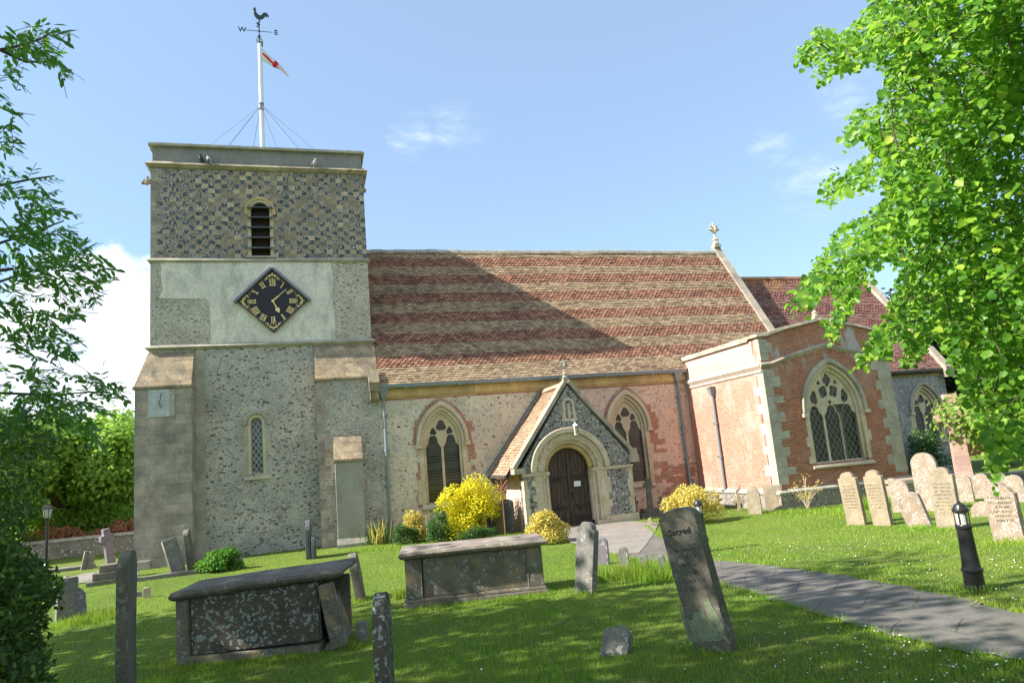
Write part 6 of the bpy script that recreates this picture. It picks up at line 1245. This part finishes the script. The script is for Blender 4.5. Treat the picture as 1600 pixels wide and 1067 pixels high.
# table tomb slab in the sunny group, kerbs
p = G(1440, 786); e = empty('table_tomb', p, R(-10), 'pale lichened table tomb slab on legs behind the sunny headstones', 'tomb')
obj('slab', slabmesh(-.85, .95, -.3, .5, .60, .70, .01, 4), M['grave_pale'], e)
for s in (-.7, .75): obj('leg', slabmesh(s-.08, s+.08, -.2, .4, -.1, .60, .006, s), M['grave_pale'], e)
p = G(1560, 752); e = empty('ledger_slab', p, R(-20), 'long low grey ledger slab beside the pink wheel cross', 'slab'); obj('slab', slabmesh(-1.6, 1.6, -.4, .4, .10, .28, .01, 3), M['stone_grey'], e); obj('kerb', slabmesh(-1.7, 1.7, -.5, .5, -.1, .10, .01, 4), M['stone_grey'], e)
p = G(255, 903); e = empty('grave_kerb', p, R(8), 'low stone kerb on the grass at the foot of the tower corner', 'kerb'); obj('kerb', slabmesh(-1.0, 1.1, -.06, .06, -.05, .10, .008, 4), M['grave_grey'], e)
p = G(90, 893); e = empty('ledger_slab', p, R(5), 'flat curved ledger lying before the boundary wall', 'slab'); obj('slab', slabmesh(-.9, 1.0, -.25, .25, -.03, .10, .01, 3), M['grave_grey'], e)

# ================================================================== LAMPS
def bollard(p, h, label):
    e = empty('bollard_light', p, 0, label, 'bollard', 'black bollard lights along the path', rot=(R(1), R(-1.5), 0)); k = h/.98
    mb = MB(); mb.lathe([(.118*k, -.1), (.118*k, .045*k), (.104*k, .06*k), (.100*k, .20*k), (.112*k, .21*k), (.112*k, .235*k), (.098*k, .25*k), (.090*k, .30*k), (.076*k, .68*k), (.088*k, .69*k), (.09*k, .715*k), (.078*k, .725*k), (.074*k, .735*k)], 22); obj('post', mb, M['iron'], e, smooth=False)
    mb = MB(); mb.lathe([(.060*k, .735*k), (.062*k, .88*k)], 20); obj('lamp_glass', mb, M['lampglass_pale'], e)
    for q in range(6): a = q*PI/3+.3; mb = MB(); mb.tube([(.072*k*math.cos(a), .072*k*math.sin(a), .73*k), (.072*k*math.cos(a), .072*k*math.sin(a), .885*k)], .006*k, 6); obj('glazing_bar', mb, M['iron'], e)
    mb = MB(); mb.lathe([(.084*k, .875*k), (.088*k, .885*k), (.086*k, .905*k), (.072*k, .925*k), (.055*k, .955*k), (.03*k, .972*k), (.014*k, .978*k), (.018*k, .985*k), (.008*k, .995*k)], 22); obj('domed_cap', mb, M['iron'], e); return e
p = G(1525, 921); bollard(p, (921-787)*mpp(p)*1.0, 'black bollard light on the lawn right of the path, nearest one')
p = G(1101, 862); bollard(p, (862-782)*mpp(p), 'black bollard light rising behind the leaning dark headstone')
p = G(71, 916); s = mpp(p); HH = (916-789)*s; e = empty('lamp_post', p, 0, 'black lantern lamp post on the lawn at the far left', 'lamp post')
mb = MB(); mb.lathe([(.11, -.1), (.11, .08), (.07, .12), (.06, .5), (.075, .52), (.04, .58), (.032, HH-.42), (.05, HH-.40), (.05, HH-.38)], 14); obj('post', mb, M['iron'], e)
mb = MB(); mb.lathe([(.075, HH-.38), (.125, HH-.14)], 6); obj('lamp_glass', mb, M['lampglass'], e)
for q in range(6): a = q*PI/3; mb = MB(); mb.tube([(.078*math.cos(a), .078*math.sin(a), HH-.38), (.13*math.cos(a), .13*math.sin(a), HH-.14)], .009, 5); obj('glazing_bar', mb, M['iron'], e)
mb = MB(); mb.lathe([(.155, HH-.145), (.15, HH-.12), (.07, HH-.06), (.03, HH-.03), (.03, HH-.01), (.01, HH+.03)], 6); obj('lantern_cap', mb, M['iron'], e)

# ================================================================== BUSHES AND BORDER
def at(px, py): return G(px, py)
def sized(px, by, lx, rx_, ty, Y=None):
    p = G(px, by); s = mpp(p); return p, (rx_-lx)*s/2, (by-ty)*s
p, rx, h = sized(738, 838, 690, 792, 746); bush('yellow_spurge_bush', 'big dome of vivid yellow flowers in front of the porch', p, rx*1.22, rx*.95, h*.98, 15000, .05, 'yellow_leaf', 71, lumps=26, cat='bush', shape='quad', wid=.9)
p, rx, h = sized(745, 842, 700, 790, 808); bush('green_border_plant', 'dark green leafy plants at the foot of the vivid yellow bush', p, rx*.75, .25, h*.6, 1800, .045, 'green_leaf', 72, cat='plant')
p, rx, h = sized(852, 850, 816, 890, 806); bush('golden_bush', 'golden variegated bush left of the porch door', p, rx*1.12, rx*.9, h*1.1, 6500, .045, 'gold_leaf', 73, lumps=24, cat='bush', shape='quad', wid=.9)
p, rx, h = sized(1081, 818, 1036, 1127, 763); bush('golden_bush', 'rounded golden variegated bush before the chapel pipe corner', p, rx*1.15, rx*.9, h*1.15, 8500, .045, 'gold_leaf', 74, lumps=26, cat='bush', shape='quad', wid=.9)
p, rx, h = sized(643, 846, 617, 672, 803); bush('golden_bush', 'small golden green bush under the first nave window', p, rx, rx*.8, h, 3600, .045, 'gold_leaf', 75, cat='bush', shape='quad', wid=.9)
p, rx, h = sized(632, 850, 612, 665, 822); bush('green_border_plant', 'low pale green plant at the base of the small golden bush', p, rx*1.1, .35, h*1.1, 2200, .055, 'green_leaf', 76, cat='plant')
p, rx, h = sized(688, 846, 662, 715, 785); bush('green_border_plant', 'upright green plant with pale flower heads left of the vivid yellow bush', p, rx, .35, h*.9, 3000, .055, 'green_leaf', 77, cat='plant', mat2='white_rose', n2=90, leaf2=.03)
p, rx, h = sized(349, 891, 308, 394, 856); bush('ivy_bush', 'low dark green bush against the foot of the tower', p, rx, .5, h*.85, 4200, .075, 'ash_leaf', 78, cat='bush')
p, rx, h = sized(1445, 745, 1405, 1482, 688); q_ = onY(1445, 715, 22.3); bush('rose_bush', 'rose bush with small white blooms under the chancel window', (q_.x, 22.3, -.6), 1.15, .6, 1.75, 5200, .08, 'green_leaf', 79, cat='bush', mat2='white_rose', n2=260, leaf2=.08)
p, rx, h = sized(537, 0+1000, 505, 560, 955); bush('ivy_plant', 'small creeping plant growing in the gap of the broken chest tomb', p+Vector((-.10, .18, 0)), .14, .14, .2, 500, .035, 'ash_leaf', 80, cat='plant')
# spiky plants
def spikes(label, px, by, n, h, seed, wsp=.3, mat='green_leaf', name='spiky_plant', L=None):
    g = np.random.default_rng(seed); p = G(px, by); e = empty(name, p, 0, label, 'plant'); P = np.stack([g.normal(size=n)*wsp, g.normal(size=n)*wsp*.5, np.zeros(n)], 1); Dr = unit(np.stack([g.normal(size=n)*.2, g.normal(size=n)*.2, np.ones(n)], 1)); Ln = h*g.uniform(.5, 1.05, n)
    obj('blades', leafcloud('blades', P, Dr, unit(g.normal(size=(n, 3))), Ln, np.full(n, .025), .1), M[mat], e); return e
spikes('clump of upright sword leaves beside the tower downpipe', 592, 850, 130, .62, 90, .22)
e = spikes('tall budding spikes left of the downpipe', 588, 852, 26, .9, 91, .2, 'gold_leaf')
g = np.random.default_rng(77); p = G(1262, 796); e = empty('thistle_plant', p, 0, 'spindly branching plant before the chapel plinth', 'plant'); mb = MB(); tp = []
for k in range(11): a = g.uniform(0, 2*PI); r_ = g.uniform(.2, .6); z = g.uniform(.5, 1.0); mb.tube([(0, 0, 0), (r_*.3*math.cos(a), r_*.3*math.sin(a), z*.5), (r_*math.cos(a), r_*math.sin(a), z)], .008, 4); tp.append((r_*math.cos(a), r_*math.sin(a), z)); tp.append((r_*.4*math.cos(a), r_*.4*math.sin(a), z*.6))
obj('stems', mb, M['wood_pale'], e); tp = np.array(tp)[np.random.default_rng(1).integers(0, 22, 260)]+g.normal(size=(260, 3))*.05; obj('foliage', leafcloud('f', tp, unit(g.normal(size=(260, 3))), unit(g.normal(size=(260, 3))), g.uniform(.03, .07, 260), g.uniform(.015, .03, 260)), M['gold_leaf'], e)

# ================================================================== GRASS AND DAISIES
g = np.random.default_rng(100); NB = 420000
u = g.random(NB); dist = 3.0*(26/3.0)**(u**.82); a = g.uniform(R(-24), R(58), NB); X = dist*np.sin(a); Y = dist*np.cos(a)
def in_strip(X, Y, near, far):
    A = [G(*p) for p in near]; B_ = [G(*p) for p in far][::-1]; poly = [(p.x, p.y) for p in A+B_]; return inpoly(X, Y, poly)
bad = in_strip(X, Y, PN, PF) | in_strip(X, Y, [(868, 838), (900, 852), (935, 866), (1000, 866)], [(880, 822), (935, 819), (985, 815), (1030, 819)]) | ((Y > 22.9)) | ((Y > 18.2) & (X > 13.5) & (X < 18.7)) | ((Y > 20.4) & (X > 6) & (X < 9.9))
X, Y = X[~bad], Y[~bad]; bare = np.sin(X*1.9+1.1*np.sin(Y*1.3))*np.sin(Y*2.3+np.sin(X*2.1))+.35*np.sin(X*6.1)*np.sin(Y*5.3); kp = (bare < .78) | (g.random(len(X)) < .45); X, Y = X[kp], Y[kp]; n = len(X); dist = np.hypot(X, Y)
patch = np.array([noise.noise(Vector((x*.9, y*.9, 0))) for x, y in zip(X[::20], Y[::20])]); patch = np.repeat(patch, 20)[:n] if len(patch)*20 >= n else np.resize(np.repeat(patch, 20), n)
hh = g.uniform(.022, .055, n)*(1+.35*np.sin(X*1.7+Y*.8)*np.sin(Y*1.3)); wd = .0035+.00085*dist
P = np.stack([X, Y, zgn(Y)-.003], 1); Dr = np.stack([g.normal(size=n)*.38, g.normal(size=n)*.38, np.ones(n)], 1)
# longer tufts round the stones
T = []
for (px, py, r_, k, hgt) in [(990, 902, .34, 420, .34), (1025, 905, .36, 460, .34), (950, 905, .3, 260, .24), (1045, 888, .3, 260, .32), (628, 935, .12, 300, .22), (118, 975, .35, 900, .14), (150, 968, .4, 700, .22), (1352, 795, .3, 260, .45), (1395, 790, .3, 220, .45), (1325, 805, .3, 400, .25), (1440, 826, .3, 400, .12), (200, 1085, .3, 800, .12), (300, 1040, .4, 500, .09), (420, 1030, .6, 600, .08), (550, 1010, .2, 400, .12), (700, 945, .6, 600, .08), (820, 935, .4, 400, .08), (1120, 1015, .25, 500, .08), (1526, 922, .15, 260, .09), (915, 928, .15, 260, .09), (608, 1120, .2, 300, .10), (560, 940, .15, 200, .1), (585, 858, .6, 500, .12), (660, 858, .8, 700, .12), (1220, 800, .6, 500, .12), (1290, 800, .9, 700, .14), (1480, 828, .3, 300, .1), (1580, 848, .3, 300, .12)]:
    p = G(px, py); q = g.normal(size=(k, 2))*r_*.6; T.append(np.stack([p.x+q[:, 0], p.y+q[:, 1], np.full(k, hgt)], 1))
for edge_ in (PN, PF):
    for q0, q1 in zip(edge_[:-1], edge_[1:]):
        A_, B__ = G(*q0), G(*q1); k = int((B__-A_).length*260); t = g.random(k); o_ = g.normal(size=(k, 2))*.045; T.append(np.stack([A_.x+(B__.x-A_.x)*t+o_[:, 0], A_.y+(B__.y-A_.y)*t+o_[:, 1], g.uniform(.03, .10, k)], 1))
T = np.concatenate(T); nt_ = len(T); P = np.concatenate([P, np.stack([T[:, 0], T[:, 1], zgn(T[:, 1])], 1)]); Dr = np.concatenate([Dr, np.stack([g.normal(size=nt_)*.28, g.normal(size=nt_)*.28, np.ones(nt_)], 1)]); hh = np.concatenate([hh, T[:, 2]*g.uniform(.5, 1.1, nt_)]); wd = np.concatenate([wd, .006+.0011*np.hypot(T[:, 0], T[:, 1])])
n = len(P); N = NT('grass_blades'); ge = N.n('ShaderNodeNewGeometry'); c = N.co(); cg = N.ramp(ge.outputs['Random Per Island'], [(0, (.07, .20, .012)), (.5, (.19, .39, .022)), (.9, (.37, .53, .05)), (1, (.46, .38, .15))])
cg = N.mix(N.mr(N.noise(c, .9, 5, .65), .42, .66, 0, .75), cg, (.31, .38, .06)); cg = N.mix(N.mr(N.noise(N.map(c, loc=(7, 3, 0)), 2.2, 5, .7), .62, .72, 0, .7), cg, (.30, .23, .10))
N.bsdf(cg, .55, None, .3, 0, N.mix(.5, cg, (.25, .40, .03)), .4); M['grass'] = N.mat
tag(obj('grass', leafcloud('grass', P, Dr, unit(g.normal(size=(n, 3))*np.array([1, 1, .1])), hh, wd, 0, 'tri'), M['grass']), kind='stuff')
# daisies
D_ = []
for (px, py, r_, k) in [(1250, 930, 1.0, 100), (1330, 1000, .9, 150), (1400, 1035, .8, 160), (1500, 1045, .6, 150), (1550, 1050, .5, 100), (1380, 880, 1.2, 160), (1480, 880, .9, 140), (1560, 900, .7, 120), (1350, 850, 1.3, 140), (1300, 865, 1.0, 110), (1220, 850, 1.5, 90), (960, 990, .35, 45), (380, 995, .3, 40), (250, 970, .3, 30), (850, 1040, .8, 10), (1150, 870, 1.0, 60), (1450, 850, .8, 80), (740, 1045, .1, 5), (1560, 935, .4, 70)]:
    p = G(px, py); k = int(k*.45); q = g.normal(size=(k, 2))*r_*.9; D_.append(np.stack([p.x+q[:, 0], p.y+q[:, 1]], 1))
D_ = np.concatenate(D_); D_ = D_[~in_strip(D_[:, 0], D_[:, 1], PN, PF)]; V = []; F = []; MI = []
for x, y in D_:
    z = zg(x, y)+g.uniform(.035, .06); t1, t2 = g.normal(size=2)*.25; b0 = len(V); r_ = g.uniform(.0055, .009)
    for k in range(7): a = k*2*PI/7; V.append((x+r_*math.cos(a), y+r_*math.sin(a), z+r_*(t1*math.cos(a)+t2*math.sin(a))))
    F.append(tuple(range(b0, b0+7))); MI.append(0); b0 = len(V)
    for k in range(5): a = k*2*PI/5; V.append((x+r_*.35*math.cos(a), y+r_*.35*math.sin(a), z+.0025))
    F.append(tuple(range(b0, b0+5))); MI.append(1)
me = bpy.data.meshes.new('daisies'); me.from_pydata(V, [], F); me.materials.append(NT('daisy_petals').bsdf((.8, .8, .78), .7)); me.materials.append(NT('daisy_eyes').bsdf((.7, .5, .03), .7)); me.polygons.foreach_set('material_index', MI); tag(obj('daisies', me), kind='stuff')

# runs of blocks that stand apart from one another become parts of their own
def split_clusters(o, gap=.22):
    me = o.data; n = len(me.vertices); par = list(range(n))
    def find(a):
        while par[a] != a: par[a] = par[par[a]]; a = par[a]
        return a
    for e in me.edges: a, b_ = find(e.vertices[0]), find(e.vertices[1]); par[a] = b_
    co = np.empty(n*3); me.vertices.foreach_get('co', co); co = co.reshape(-1, 3); roots = np.array([find(i) for i in range(n)]); ids = np.unique(roots)
    if len(ids) < 2 or len(ids) > 400: return
    bb = [(co[roots == i].min(0), co[roots == i].max(0)) for i in ids]; k = len(ids); q = list(range(k))
    def f2(a):
        while q[a] != a: a = q[a]
        return a
    for i in range(k):
        for j in range(i+1, k):
            if np.all(bb[i][0]-gap <= bb[j][1]) and np.all(bb[j][0]-gap <= bb[i][1]): a, b_ = f2(i), f2(j); q[a] = b_
    gr = {int(ids[i]): f2(i) for i in range(k)}; cl_ = sorted(set(gr.values()))
    if len(cl_) < 2: return
    cid = np.array([gr[int(x)] for x in roots])
    for c_ in cl_[1:]+cl_[:1]:
        bm = bmesh.new(); bm.from_mesh(me); bm.verts.ensure_lookup_table(); bmesh.ops.delete(bm, geom=[v for v in bm.verts if cid[v.index] != c_], context='VERTS')
        if c_ == cl_[0]: m2 = bpy.data.meshes.new(me.name); tgt = o
        else: m2 = bpy.data.meshes.new(me.name); tgt = o.copy(); C.objects.link(tgt); tgt.parent = o.parent; tgt.matrix_parent_inverse = o.matrix_parent_inverse.copy()
        bm.to_mesh(m2); bm.free()
        for mt in me.materials: m2.materials.append(mt)
        tgt.data = m2
for o in list(bpy.data.objects):
    if o.type == 'MESH' and o.parent and len(o.data.vertices) < 9000 and not any(k in o.name for k in ('tile', 'letter', 'marks', 'lines', 'foliage', 'crown', 'blades', 'twig', 'trunk', 'stem', 'blossom', 'word', 'scroll', 'ring_handle')): split_clusters(o, .10 if 'brick' in o.name else .22)
